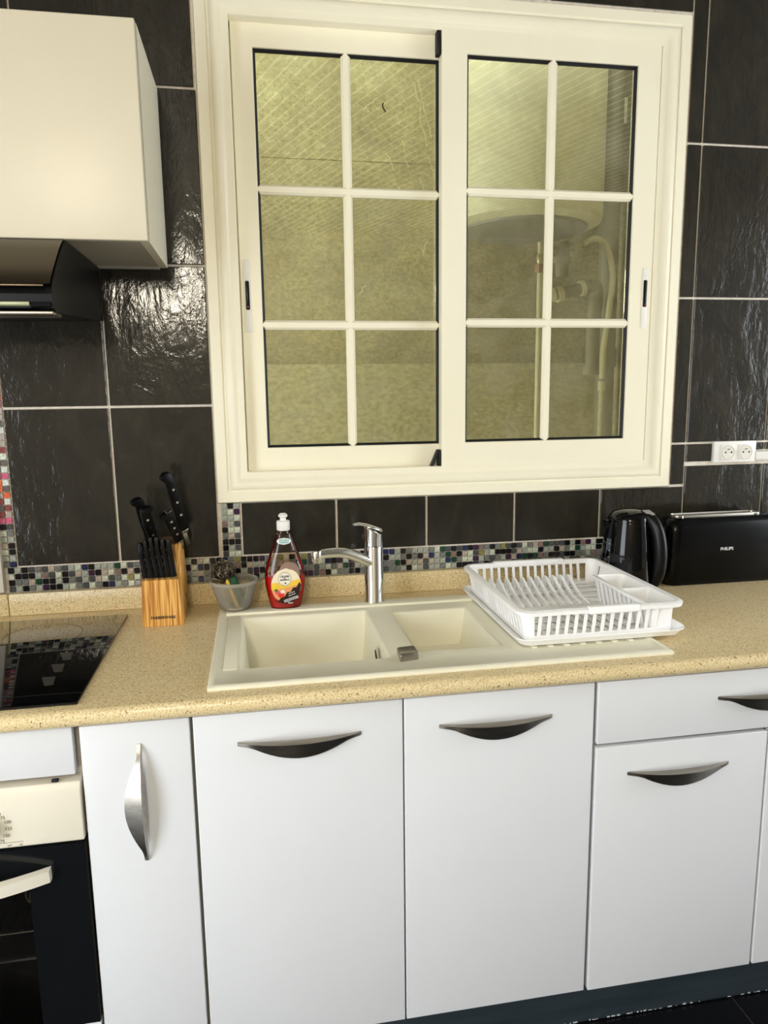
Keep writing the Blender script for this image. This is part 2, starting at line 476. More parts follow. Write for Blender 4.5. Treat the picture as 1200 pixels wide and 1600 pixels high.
# ------------------------------------------------------------------ window
win = bpy.data.objects.new('window_1', None); COL.objects.link(win); win.location = (0.67, 0, 1.167)
tag(win, 'cream two-sash sliding window with glazing bars above the sink', 'window', None, 'structure')
bm = bmesh.new()
frame_prof(bm, 0.034, 1.307, 1.166, 2.406, [(0, 0.0), (0, -0.012), (0.003, -0.018), (0.028, -0.021), (0.031, -0.018), (0.034, -0.018),
    (0.036, -0.023), (0.042, -0.027), (0.050, -0.027), (0.056, -0.024), (0.060, -0.019), (0.066, -0.017), (0.078, -0.016), (0.080, -0.014), (0.080, 0.06)])
obj('casing', bm, M_PVC, win, 50)
bm = bmesh.new()          # head, sill and jamb tracks behind the casing
frame_prof(bm, 0.098, 1.242, 1.226, 2.349, [(0, 0.0), (0, 0.13), (0.022, 0.13), (0.022, 0.075), (0.0165, 0.075), (0.0165, 0.062), (0.0165, 0.0), (0, 0.0)])
obj('track_frame', bm, M_PVC, win, 50)
def sash(x0, x1, z0, z1, yf, gx0, gx1, gz0, gz1, vx, hz, label):
    s = bpy.data.objects.new('sash', None); COL.objects.link(s); s.parent = win
    s.location = Vector(((x0+x1)/2, yf, z0)) - wloc(win); s['label'] = label
    yb = yf+0.030; yg = yf+0.013
    b = bmesh.new()
    def rect(i0, i1, j0, j1, y): return [(i0, y, j0), (i1, y, j0), (i1, y, j1), (i0, y, j1)]
    e = 0.0015
    rings = [rect(x0, x1, z0, z1, yb), rect(x0, x1, z0, z1, yf+e), rect(x0+e, x1-e, z0+e, z1-e, yf),
             rect(gx0-e, gx1+e, gz0-e, gz1+e, yf), rect(gx0, gx1, gz0, gz1, yf+e), rect(gx0, gx1, gz0, gz1, yb), rect(x0, x1, z0, z1, yb)]
    loft(b, rings, False, False); bmesh.ops.remove_doubles(b, verts=b.verts[:], dist=1e-6)
    obj('sash_frame', b, M_PVC, s, 30)
    b = bmesh.new(); g = 0.006
    frame_prof(b, gx0+0.0002, gx1-0.0002, gz0+0.0002, gz1-0.0002, [(0, yf+0.006), (g, yg-0.001), (g, yg+0.004), (0, yg+0.004), (0, yf+0.006)])
    obj('gasket', b, M_GASKET, s, 30)
    # panes
    xs = [gx0+g, vx, gx1-g]; zs = [gz0+g] + hz + [gz1-g]
    for i in range(2):
        for j in range(3):
            cx, cz = (xs[i]+xs[i+1])/2, (zs[j]+zs[j+1])/2
            b = box(xs[i]-0.0005, xs[i+1]-0.0005, yg+0.0005, yg+0.0035, zs[j]-0.0005, zs[j+1]-0.0005)
            obj('pane', b, M_GLASS, s, 0, (cx, yg, cz))
    # glazing bars, chamfered
    w = 0.0118; h = 0.011
    def bar(p0, p1, vert):
        b = bmesh.new()
        pr = [(-w, yg), (-w, yg-h*0.45), (-w*0.55, yg-h), (w*0.55, yg-h), (w, yg-h*0.45), (w, yg)]
        t = 0.006
        if vert: rings = [[(vx+d*k, y, z) for d, y in pr] for z, k in ((p0, 0.45), (p0+t, 1), (p1-t, 1), (p1, 0.45))]
        else: rings = [[(x, y, vz+d*k) for d, y in pr] for x, k in ((p0, 0.45), (p0+t, 1), (p1-t, 1), (p1, 0.45))]
        loft(b, rings); obj('glazing_bar', b, M_PVC, s, 30)
    for a0, a1 in zip([gz0]+[z+w*0.6 for z in hz], [z-w*0.6 for z in hz]+[gz1]): bar(a0, a1, True)
    for vz in hz: bar(gx0, gx1, False)
    # the vertical runs in three lengths, the horizontals in one
    return s
sL = sash(0.1165, 0.690, 1.243, 2.332, 0.016, 0.169, 0.634, 1.305, 2.272, 0.3955, [1.620, 1.9495], 'rear sliding sash on the left')
sR = sash(0.632, 1.2235, 1.243, 2.332, -0.0165, 0.698, 1.160, 1.309, 2.2755, 0.927, [1.6245, 1.9535], 'front sliding sash on the right')
def pull(s, xc, y, z0, z1, tilt):
    b = bmesh.new(); bx(b, xc-0.0085, xc+0.0085, y-0.0022, y+0.001, z0, z1, 0.0018)
    p = obj('pull_plate', b, M_PLATE, s, 30)
    b = bmesh.new(); bx(b, xc-0.0055, xc+0.0055, y-0.0032, y, z0+0.056, z0+0.128, 0.003)
    obj('pull_slot', b, M_BLACKS, p, 30)
    b = bmesh.new(); lathe(b, [(0.0025, 0), (0.0025, 0.0012)], (0, 0, 0), 12)
    bmesh.ops.transform(b, matrix=Matrix.Translation((xc, y-0.0031, z0+0.063)) @ Matrix.Rotation(math.pi/2, 4, 'X'), verts=b.verts[:])
    obj('lock_dot', b, mat('dark_red', (120, 30, 28), 0.4), p, 30)
pull(sL, 0.133, 0.016, 1.600, 1.780, 0); pull(sR, 1.204, -0.0165, 1.611, 1.770, 0)
b = box(0.6205, 0.6315, -0.014, 0.010, 2.272, 2.330, 0.002); obj('brush_seal', b, M_GASKET, sL)
b = bmesh.new()
prism(b, [(0.603, 1.246), (0.610, 1.246), (0.629, 1.290), (0.622, 1.290)], lambda x, z: (x, -0.012, z), lambda x, z: (x, 0.008, z), 0.001)
prism(b, [(0.6235, 1.246), (0.6305, 1.246), (0.6305, 1.290), (0.6245, 1.290)], lambda x, z: (x, -0.014, z), lambda x, z: (x, 0.010, z), 0.001)
obj('brush_seal', b, M_GASKET, sL)
# strands of cobweb on the panes
b = bmesh.new(); R2 = random.Random(4)
webs = [((0.575, 2.215), (0.60, 2.07)), ((0.58, 2.22), (0.612, 2.09)), ((0.44, 2.15), (0.475, 2.18)), ((0.425, 2.16), (0.455, 2.145)), ((0.54, 2.08), (0.553, 2.02)),
        ((0.50, 2.05), (0.52, 2.005)), ((0.555, 2.002), (0.61, 2.0)), ((0.25, 2.21), (0.30, 2.165)), ((0.185, 2.08), (0.22, 2.055)), ((0.585, 1.99), (0.60, 1.96)),
        ((0.525, 1.945), (0.53, 1.97)), ((0.605, 2.05), (0.62, 2.01)), ((0.59, 1.80), (0.60, 1.83)), ((0.42, 1.70), (0.44, 1.72))]
for (a0, a1), (c0, c1) in webs:
    pts = []
    for k in range(7):
        t = k/6; pts.append((a0+(c0-a0)*t+R2.uniform(-.004, .004), 0.0275+R2.uniform(-.0006, .0006), a1+(c1-a1)*t+R2.uniform(-.004, .004)))
    tube(b, spline(pts, 3), 0.00032, 4)
tag(obj('cobweb', b, mat('cobweb_grey', (226, 218, 180), 0.9), sL), kind='stuff')
b = bmesh.new(); tube(b, spline([(0.4915, 0.027, 2.168), (0.4885, 0.026, 2.16), (0.492, 0.026, 2.152), (0.497, 0.027, 2.146)], 4), [0.0004]+[0.0016]*11+[0.0012], 6)
obj('dead_leaf', b, M_BLACKS, sL)

# ------------------------------------------------------------------ yard behind the window
bm = bmesh.new(); bx(bm, -1.2, 1.70, 0.98, 1.1, 0, 3.1)
yard = struct('wall_yard', bm, M_CONC, 'rough ochre concrete wall seen through the window', 'wall', 0)
bm = bmesh.new(); bx(bm, -1.2, 1.56, 0.93, 0.9805, 0, 1.555, 0.004); o = obj('ledge', bm, M_CONC2, yard, 0)
bm = bmesh.new(); bx(bm, -1.2, 1.56, 0.976, 0.9805, 2.31, 2.42, 0.001); obj('string_course', bm, M_CONC, yard, 0)
struct('wall_yard_side', box(1.56, 1.70, 0.165, 0.98, 0, 3.1), M_CONC, 'rough concrete side wall of the yard with a junction box', 'wall', 0)
struct('ceiling_yard', box(-1.2, 1.70, 0.165, 1.1, 3.1, 3.16), M_CONC, 'concrete slab over the yard outside the window', 'ceiling', 0)
struct('light_blocker_yard', box(-1.2, -1.08, 0.165, 0.98, 2.12, 3.1), M_CONC, 'unseen concrete block added at the open end of the yard to shade its upper part', 'light blocker', 0)  # unseen block, added to keep sky light off the upper yard wall
struct('floor_yard', box(-1.2, 1.70, 0.165, 1.1, -0.06, 0.0), M_CONC, 'concrete floor of the yard outside', 'floor', 0)
th = thing('water_heater', 'white cylindrical water heater hanging outside the right sash', 'water heater', (1.09, 0.62, 2.0))
M_TANK = m_mottle('tank_enamel', (246, 238, 202), (250, 243, 212), 5, 0.4)
b = bmesh.new()
lathe(b, [(0.235, 0.0), (0.262, 0.012), (0.268, 0.03), (0.268, 0.85), (0.25, 0.9), (0.1, 0.95)], (1.09, 0.62, 2.0), 48); obj('tank', b, M_TANK, th)
b = bmesh.new(); lathe(b, [(0.12, -0.016), (0.19, -0.014), (0.215, -0.008), (0.222, 0.004)], (1.09, 0.62, 2.0), 40); obj('bottom_cover', b, mat('heater_cover_grey', (160, 156, 146), 0.45), th)
for x in (0.98, 1.16): obj('bracket', box(x, x+0.04, 0.85, 0.979, 2.2, 2.24, 0.004), M_TANK, th)
M_BRASS = mat('dull_nickel', (196, 186, 150), 0.3, 0.8); M_PIPEG = mat('grey_pvc_pipe', (150, 142, 112), 0.5); M_PIPEW = mat('white_pipe', (226, 216, 180), 0.4)
sg = thing('safety_valve', 'nickel safety valve below the water heater with a grey outlet', 'valve', (1.24, 0.66, 1.86))
b = bmesh.new(); tube(b, [(1.185, 0.66, 1.935), (1.22, 0.66, 1.94), (1.33, 0.66, 1.965)], 0.012, 12); tube(b, [(1.205, .66, 1.9375), (1.225, .66, 1.941)], 0.019, 8); tube(b, [(1.29, .66, 1.955), (1.312, .66, 1.96)], 0.019, 8); obj('valve_body', b, M_BRASS, sg)
b = bmesh.new(); lathe(b, [(0.02, 0.02), (0.026, 0.0), (0.026, -0.03), (0.032, -0.032), (0.032, -0.05), (0.024, -0.055), (0.022, -0.10), (0.014, -0.104)], (1.255, 0.66, 1.95), 20); obj('discharge_cone', b, M_PIPEG, sg)
b = bmesh.new(); tube(b, spline([(1.332, 0.66, 1.9655), (1.38, 0.66, 1.985), (1.43, 0.67, 1.96), (1.452, 0.66, 1.86), (1.435, 0.645, 1.72), (1.415, 0.635, 1.60), (1.41, 0.63, 1.485)], 10), 0.011, 12)
tag(obj('water_hose', b, M_PIPEW), 'pale flexible hose curving down from the safety valve', 'hose')
vp = thing('supply_pipe', 'thin white upright supply pipe with a red nut under the heater', 'pipe', (1.15, 0.62, 1.0))
b = bmesh.new(); tube(b, [(1.155, 0.62, 1.0), (1.155, 0.62, 1.96)], 0.010, 12); obj('pipe', b, M_PIPEW, vp)
b = bmesh.new(); tube(b, [(1.155, 0.62, 1.855), (1.155, 0.62, 1.885)], 0.019, 6); obj('nut', b, mat('red_nut', (166, 122, 84), 0.5), vp)
b = bmesh.new(); lathe(b, [(0.013, 0), (0.016, 0.02), (0.013, 0.03)], (1.155, 0.62, 1.888), 12); obj('fitting', b, M_BRASS, vp)
tp = thing('stop_tap', 'grey stop tap with white collars on the yard wall', 'tap', (1.28, 0.68, 1.8))
b = bmesh.new(); tube(b, [(1.265, 0.68, 1.795), (1.37, 0.68, 1.82)], 0.021, 14); obj('tap_body', b, M_PIPEG, tp)
b = bmesh.new(); tube(b, [(1.205, 0.68, 1.785), (1.235, 0.68, 1.79)], [0.02, 0.026], 14); obj('knob', b, M_PIPEW, tp)
for pa, pb in (((1.245, 0.68, 1.79), (1.265, 0.68, 1.795)), ((1.335, .68, 1.811), (1.35, .68, 1.815))):
    b = bmesh.new(); tube(b, [pa, pb], 0.029, 14); obj('collar', b, M_PIPEW, tp)
wp = thing('waste_pipe', 'thick grey waste pipe rising to the stop tap', 'pipe', (1.40, 0.70, 1.5))
b = bmesh.new(); tube(b, spline([(1.37, 0.68, 1.82), (1.395, 0.68, 1.815), (1.402, 0.685, 1.78), (1.402, 0.70, 1.68), (1.402, 0.70, 1.52)], 6), 0.026, 14); obj('pipe', b, M_PIPEG, wp)
b = bmesh.new(); tube(b, [(1.402, 0.70, 1.50), (1.402, 0.70, 1.53)], 0.033, 14); obj('socket', b, M_PIPEG, wp)
b = bmesh.new(); tube(b, [(1.485, 0.76, 0.0), (1.485, 0.76, 3.05)], 0.036, 18); tube(b, [(1.485, .76, 1.53), (1.485, .76, 1.60)], 0.042, 18)
tag(obj('drain_pipe', b, M_PIPEG), 'grey vertical drain pipe in the corner of the yard', 'pipe')
b = bmesh.new(); tube(b, [(1.405, 0.63, 0.8), (1.41, 0.63, 1.455)], 0.009, 10); tube(b, [(1.41, .63, 1.44), (1.41, .63, 1.475)], 0.014, 10)
tag(obj('copper_pipe', b, M_PIPEW), 'thin pale upright pipe low behind the right pane', 'pipe')
jb = thing('junction_box', 'small square junction box on the yard side wall', 'box', (1.56, 0.84, 2.45))
b = bmesh.new(); bx(b, 1.528, 1.56, 0.80, 0.89, 2.43, 2.52, 0.004); obj('cover', b, M_TANK, jb)
b = bmesh.new(); tube(b, [(1.522, 0.845, 2.475), (1.53, 0.845, 2.475)], 0.015, 14); obj('cable_hole', b, M_GASKET, jb)

# ================================================================== WORKTOP
WT = 0.90; FY = -0.646; TH = 0.032
def nose_profile(yb):
    pts = [(yb, WT), (FY+0.014, WT)]
    for k in range(1, 8):
        a = math.pi*k/8
        pts.append((FY+0.014-0.014*math.sin(a), WT-TH/2+TH/2*math.cos(a)))
    pts += [(FY+0.014, WT-TH), (yb, WT-TH)]
    return pts
wt = thing('worktop', 'beige speckled stone worktop along the wall', 'worktop', (0.6, -0.3, WT-TH))
b = bmesh.new()
for x0, x1, yb in ((-1.3, 0.045, -0.002), (0.70, 2.6, -0.002), (0.045, 0.70, -0.545)):
    prism(b, nose_profile(yb), lambda y, z: (x0, y, z), lambda y, z: (x1, y, z))
bx(b, 0.045, 0.70, -0.145, -0.002, WT-TH, WT)
obj('slab', b, M_QUARTZ, wt, 40)
for x0, x1 in ((-1.3, -0.4905), (-0.489, 2.6)):
    obj('upstand', box(x0, x1, -0.022, -0.002, WT+0.0002, 0.957, 0.0025), M_QUARTZ, wt, 40)

# ------------------------------------------------------------------ sink
SX, SY, SW, SD = 0.031, -0.604, 0.947, 0.503
SZ = 0.908
sk = thing('sink', 'ivory composite sink with one and a half bowls and a drainer', 'sink', (0.5, -0.35, 0.90))
b = bmesh.new()
B1 = (0.086, 0.398, -0.514, -0.168); B2 = (0.452, 0.648, -0.492, -0.200)
xs = [SX+0.016, B1[0], B1[1], B2[0], B2[1], SX+SW-0.016]
ys = [SY+0.016, B1[2], B2[2], B2[3], B1[3], SY+SD-0.016]
zd = SZ-0.003
V = {}
def gv(i, j):
    if (i, j) not in V: V[(i, j)] = b.verts.new((xs[i], ys[j], zd))
    return V[(i, j)]
for i in range(5):
    for j in range(5):
        if i == 1 and 1 <= j <= 3: continue
        if i == 3 and j == 2: continue
        b.faces.new((gv(i, j), gv(i+1, j), gv(i+1, j+1), gv(i, j+1)))
def ringv(x0, x1, y0, y1, z): return [b.verts.new(p) for p in ((x0, y0, z), (x1, y0, z), (x1, y1, z), (x0, y1, z))]
def band(a, c):
    for k in range(4): b.faces.new((a[k], a[(k+1) % 4], c[(k+1) % 4], c[k]))
# outer lip: inner edge of the deck up to the rim, over and down
chain = [gv(0, j) for j in range(6)]
outer = {}
for i in range(6):
    for j in range(6):
        if i in (0, 5) or j in (0, 5): outer[(i, j)] = V[(i, j)]
order = [(i, 0) for i in range(6)] + [(5, j) for j in range(1, 6)] + [(i, 5) for i in range(4, -1, -1)] + [(0, j) for j in range(4, 0, -1)]
def off(p, d, z):
    i, j = p; x, y = xs[i], ys[j]
    if i == 0: x -= d
    if i == 5: x += d
    if j == 0: y -= d
    if j == 5: y += d
    return b.verts.new((x, y, z))
prev = [outer[p] for p in order]
for d, z in ((0.004, SZ+0.0005), (0.013, SZ+0.0005), (0.016, SZ-0.002), (0.016, WT+0.0003)):
    cur = [off(p, d, z) for p in order]
    for k in range(len(order)):
        k2 = (k+1) % len(order); b.faces.new((prev[k], prev[k2], cur[k2], cur[k]))
    prev = cur
def bowl(bb, idx, depth, t, cnr):
    (i0, i1, j0, j1) = idx
    loop = [(i0, j0), (i1, j0)] + [(i1, j) for j in range(j0+1, j1+1)] + [(i0, j1)] + [(i0, j) for j in range(j1-1, j0, -1)]
    prev = [gv(*p) for p in loop]
    cx, cy = (bb[0]+bb[1])/2, (bb[2]+bb[3])/2; hx, hy = (bb[1]-bb[0])/2, (bb[3]-bb[2])/2
    for ins, dz in ((0.003, 0.0015), (0.006, 0.006), (t*0.55, depth*0.5), (t, depth*0.93), (t+0.014, depth)):
        cur = []
        for p in loop:
            x, y = xs[p[0]], ys[p[1]]
            fx = max(-1, min(1, (x-cx)/hx)); fy = max(-1, min(1, (y-cy)/hy))
            cur.append(b.verts.new((x-ins*fx, y-ins*fy, zd-dz)))
        for k in range(len(loop)):
            k2 = (k+1) % len(loop); b.faces.new((prev[k], prev[k2], cur[k2], cur[k]))
        prev = cur
    b.faces.new(prev)
bowl(B1, (1, 2, 1, 4), 0.165, 0.018, 0.02); bowl(B2, (3, 4, 2, 3), 0.095, 0.022, 0.02)
bmesh.ops.recalc_face_normals(b, faces=b.faces[:])
obj('basin', b, M_SINK, sk, 50)
# drainer ribs to the right of the small bowl, back ledge, left ledge
for k in range(7):
    x = 0.70+k*0.037
    obj('drainer_rib', box(x, x+0.012, -0.52, -0.16, zd-0.001, zd+0.0022, 0.001), M_SINK, sk)
obj('back_ledge', box(SX+0.018, SX+SW-0.018, -0.150, SY+SD-0.014, zd-0.001, SZ+0.0022, 0.002), M_SINK, sk)
obj('bowl_ledge', box(0.056, B1[0]-0.0035, B1[2], B1[3]+0.012, zd-0.001, zd+0.0012, 0.001), M_SINK, sk)
b = bmesh.new()
lathe(b, [(0.0195, 0), (0.0225, 0.003), (0.016, 0.004)], (0, 0, 0), 24); 
bmesh.ops.transform(b, matrix=Matrix.Translation((0.3868, -0.40, 0.868)) @ Matrix.Rotation(-math.pi/2-0.1, 4, 'Y'), verts=b.verts[:])
of = obj('overflow_ring', b, M_CHROME, sk)
b = bmesh.new()
lathe(b, [(0.006, 0.0035), (0.0145, 0.0046), (0.0145, 0.0044)], (0, 0, 0), 20, 1, 1)
bmesh.ops.transform(b, matrix=Matrix.Translation((0.3868, -0.40, 0.868)) @ Matrix.Rotation(-math.pi/2-0.1, 4, 'Y'), verts=b.verts[:])
obj('overflow_hole', b, M_GASKET, of)
b = bmesh.new(); lathe(b, [(0.045, 0), (0.045, 0.003), (0.036, 0.004), (0.03, 0.002), (0.0, 0.002)], (0.24, -0.35, zd-0.165), 28); obj('drain', b, M_CHROME, sk)
b = bmesh.new()
prism(b, [(0.409, -0.545), (0.450, -0.537), (0.449, -0.492), (0.411, -0.497)], lambda x, y: (x, y, zd), lambda x, y: (x, y, zd+0.016), 0.003, 3)
obj('waste_control', b, M_STEEL, sk)['label'] = 'brushed steel pop-up waste knob'

# ------------------------------------------------------------------ faucet
fx, fy = 0.4255, -0.117; fz = SZ+0.0023
fc = thing('faucet', 'chrome single-lever kitchen mixer tap behind the sink', 'faucet', (fx, fy, fz))
b = bmesh.new(); lathe(b, [(0.0262, 0), (0.0262, 0.003), (0.0245, 0.006), (0.0242, 0.1455), (0.0235, 0.147)], (fx, fy, fz), 36); obj('body', b, M_CHROME, fc)
b = bmesh.new(); lathe(b, [(0.0225, 0.146), (0.0225, 0.151)], (fx, fy, fz), 36); obj('seam_ring', b, M_BLACKS, fc)
b = bmesh.new()
rings = []
for t, zz in ((0, 0.1485), (0.05, 0.1495), (0.5, 0.170), (0.85, 0.186), (1.0, 0.189)):
    ring = []
    for k in range(36):
        a = 2*math.pi*k/36; ca, sa = math.cos(a), math.sin(a)
        rr = 0.0243 if t < 0.6 else (0.0243 if t < 0.9 else 0.020)
        slope = 0.0 if t < 0.3 else (-0.012*ca*t)
        ring.append((fx+rr*ca, fy+rr*sa, fz+zz+slope))
    rings.append(ring)
loft(b, rings); obj('lever_cap', b, M_CHROME, fc)
b = bmesh.new()
lv = [((0.016, 0.0), 0.188, 0.016, 0.006), ((0.0, -0.004), 0.195, 0.0165, 0.006), ((-0.02, -0.010), 0.2035, 0.0145, 0.005), ((-0.04, -0.016), 0.2085, 0.0115, 0.004), ((-0.052, -0.020), 0.2075, 0.008, 0.0028)]
rings = []
for (dx, dy), z, w, h in lv:
    dirv = Vector((-0.94, -0.34, 0)); side = Vector((0.34, -0.94, 0))
    ring = []
    for k in range(14):
        a = 2*math.pi*k/14
        p = Vector((fx+dx, fy+dy, fz+z)) + side*math.cos(a)*w + Vector((0, 0, 1))*math.sin(a)*h
        ring.append(p)
    rings.append(ring)
loft(b, rings); obj('lever', b, M_CHROME, fc, 60)
b = bmesh.new()
sp = spline([(fx+0.004, fy-0.004, fz+0.098), (fx-0.03, fy-0.015, fz+0.117), (fx-0.075, fy-0.028, fz+0.137), (fx-0.115, fy-0.039, fz+0.142), (fx-0.150, fy-0.048, fz+0.1405)], 8)
tube(b, sp, [0.0150-0.0035*i/(len(sp)-1) for i in range(len(sp))], 20); obj('spout', b, M_CHROME, fc, 60)
b = bmesh.new(); lathe(b, [(0.0125, -0.014), (0.0135, -0.012), (0.0135, 0.010), (0.0115, 0.0135)], (fx-0.150, fy-0.048, fz+0.139), 24); ae = obj('spout_head', b, M_CHROME, fc)
b = bmesh.new(); lathe(b, [(0.0095, -0.018), (0.0105, -0.0135)], (fx-0.150, fy-0.048, fz+0.139), 24); obj('aerator', b, M_CHROME, ae)

# ------------------------------------------------------------------ hob
hb = thing('hob', 'black glass induction hob set in the worktop', 'hob', (-0.49, -0.35, WT))
obj('glass_plate', box(-0.785, -0.195, -0.614, -0.080, WT+0.0002, WT+0.0055, 0.0015), M_BLACKGLASS, hb)
M_HOBMARK = mat('hob_marking_grey', (64, 62, 58), 0.2)
for y0 in (-0.341, -0.409, -0.478):
    b = bmesh.new()
    prism(b, [(-0.2915, y0), (-0.2655, y0-0.001), (-0.2590, y0-0.0455), (-0.2745, y0-0.0465)], lambda x, y: (x, y, WT+0.0054), lambda x, y: (x, y, WT+0.0057))
    obj('touch_key', b, M_HOBMARK, hb, 0)
for cx, cy, r in ((-0.36, -0.21, 0.085), (-0.63, -0.21, 0.105), (-0.60, -0.46, 0.085)):
    b = bmesh.new(); rings = [[(cx+rr*math.cos(2*math.pi*k/48), cy+rr*math.sin(2*math.pi*k/48), WT+0.0057) for k in range(48)] for rr in (r-0.0012, r)]
    loft(b, rings, False, False); obj('zone_ring', b, mat('zone_ring_brown', (62, 48, 34), 0.3), hb, 0)

# ================================================================== BASE CABINETS
DY = -0.600; DT = 0.019; ZT = 0.862; ZB = 0.1485
def handle_bm(L=0.234):
    b = bmesh.new(); n = 24; rings = []
    for i in range(n+1):
        t = -1+2*i/n; q = max(0.0, 1-t*t)
        x = t*L/2
        ty = -(0.0015+0.029*q**0.9); tz = 0.0035
        q2 = max(0.0, 1-(t/0.80)**2); hgt = 0.0065+0.026*q2**1.15
        by = ty+0.011*q2; bz = tz-hgt
        T = Vector((x, ty, tz)); B = Vector((x, by, bz)); d = (B-T).normalized()
        nn = Vector((0, -d.z, d.y)).normalized()
        if nn.y > 0: nn = -nn
        th = 0.0022
        # upper lip turning back toward the door
        lip = Vector((x, ty+0.011*q+0.001, tz+0.0030*q+0.001))
        rings.append([T+nn*th*0.5, B+nn*th*0.4, B-nn*th*0.6, T-nn*th*1.2, lip-Vector((0, 0, 0.0022)), lip])
    loft(b, rings)
    return b
def handle(parent, x, z, vertical=False):
    b = handle_bm()
    mt = Matrix.Translation((x, DY-DT, z))
    if vertical: mt = mt @ Matrix.Rotation(math.pi/2, 4, 'Y')
    bmesh.ops.transform(b, matrix=mt, verts=b.verts[:])
    obj('handle', b, M_STEEL, parent, 50)['label'] = 'curved brushed steel bow handle'
def door(parent, x0, x1, z0, z1, name='door', g=0.0016, dy=0.0):
    b = box(x0+g, x1-g, DY-DT+dy, DY+dy, z0, z1, 0.0022, 3)
    return obj(name, b, M_DOOR, parent, 30, ((x0+x1)/2, DY, z0))
def carcass(parent, x0, x1):
    b = bmesh.new(); t = 0.016
    bx(b, x0, x0+t, DY+0.001, -0.03, ZB, ZT); bx(b, x1-t, x1, DY+0.001, -0.03, ZB, ZT)
    bx(b, x0+t, x1-t, DY+0.001, -0.03, ZB, ZB+t); bx(b, x0+t, x1-t, -0.04, -0.03, ZB+t, ZT)
    bx(b, x0+t, x1-t, DY+0.001, DY+0.06, ZT-t, ZT)
    obj('carcass', b, M_CARC, parent, 0)
c1 = thing('pull_out_cabinet', 'narrow white base cabinet with a vertical handle beside the oven', 'cabinet', (-0.1, -0.3, ZB))
carcass(c1, -0.1965, -0.0005); d = door(c1, -0.197, -0.0015, ZB, 0.860); handle(d, -0.0945, 0.701, True)
c2 = thing('sink_cabinet', 'white two-door base cabinet under the sink', 'cabinet', (0.4, -0.3, ZB))
carcass(c2, 0.0005, 0.7995)
d = door(c2, 0.0015, 0.40, ZB, 0.860); handle(d, 0.199, 0.7985)
d = door(c2, 0.40, 0.7985, ZB, 0.860); handle(d, 0.588, 0.7965)
c3 = thing('drawer_cabinet', 'white base cabinet with a wide drawer over two doors right of the sink', 'cabinet', (1.2, -0.3, ZB))
carcass(c3, 0.8005, 1.5995)
d = door(c3, 0.803, 1.598, 0.7245, 0.860, 'drawer', 0.0016, -0.002); handle(d, 1.191, 0.802)
d = door(c3, 0.803, 1.2, ZB, 0.7165, 'door', 0.0016, -0.002); handle(d, 0.992, 0.653)
d = door(c3, 1.203, 1.598, ZB, 0.7165, 'door', 0.0016, -0.002); handle(d, 1.40, 0.653)
pl = thing('plinth', 'slate blue plinth board with a chipped lower edge under the cabinets', 'plinth', (0.6, -0.54, 0.004))
obj('board', box(-0.199, 1.9, -0.556, -0.54, 0.004, ZB-0.001, 0.001), M_PLINTH, pl)
b = bmesh.new(); R3 = random.Random(11)
x = 0.55
while x < 1.6:
    w = R3.uniform(0.002, 0.012); h = R3.uniform(0.001, 0.0045)
    if R3.random() < 0.75:
        prism(b, [(x, 0.004), (x+w, 0.004), (x+w*0.8, 0.004+h), (x+w*0.45, 0.004+h*0.6), (x+w*0.2, 0.004+h)], lambda a, c: (a, -0.5564, c), lambda a, c: (a, -0.5559, c))
    x += w+R3.uniform(0.0, 0.016)
tag(obj('chipped_edge', b, M_CHIP, pl, 0), kind='stuff')

# ------------------------------------------------------------------ oven
ov = thing('oven', 'built-in oven with cream control panel and black glass door', 'oven', (-0.5, -0.3, 0.15))
OX0, OX1 = -0.798, -0.2005
OY = -0.602
b = bmesh.new()
prism(b, [(OY+0.02, 0.641), (OY-0.020, 0.641), (OY-0.024, 0.645), (OY-0.024, 0.742), (OY-0.016, 0.756), (OY+0.02, 0.758)], lambda y, z: (OX0, y, z), lambda y, z: (OX1, y, z), 0.003, 2)
cp = obj('control_panel', b, M_OVENW, ov, 30)
KX, KZ = -0.360, 0.686
b = bmesh.new(); lathe(b, [(0.0215, 0), (0.0205, 0.004), (0.018, 0.02), (0.015, 0.022)], (0, 0, 0), 32); bx(b, -0.0035, 0.0035, -0.018, 0.018, 0.02, 0.027, 0.001)
bmesh.ops.transform(b, matrix=Matrix.Translation((KX, OY-0.024, KZ)) @ Matrix.Rotation(math.pi/2, 4, 'X'), verts=b.verts[:])
obj('knob', b, M_PLATE2, cp)
for s, ang in (('50', 52), ('75', 34), ('100', 14), ('125', -8), ('150', -32), ('175', -56)):
    a = math.radians(ang); r = 0.031 if len(s) == 2 else 0.034
    text('dial_number', s, 0.0085, M_GREYINK, cp, (KX+r*math.cos(a), OY-0.0243, KZ+r*math.sin(a)), (1, 0, 0), (0, 0, 1))
obj('print_line', box(-0.45, -0.304, OY-0.0244, OY-0.0238, 0.6535, 0.6542), M_GREYINK, cp, 0)
for k, s in enumerate(('~', 'o', '=', 'oo', '~', 'o=', '-o')):
    text('symbol', s, 0.007, M_GREYINK, cp, (-0.42+0.0185*k, OY-0.0243, 0.6485), (1, 0, 0), (0, 0, 1))
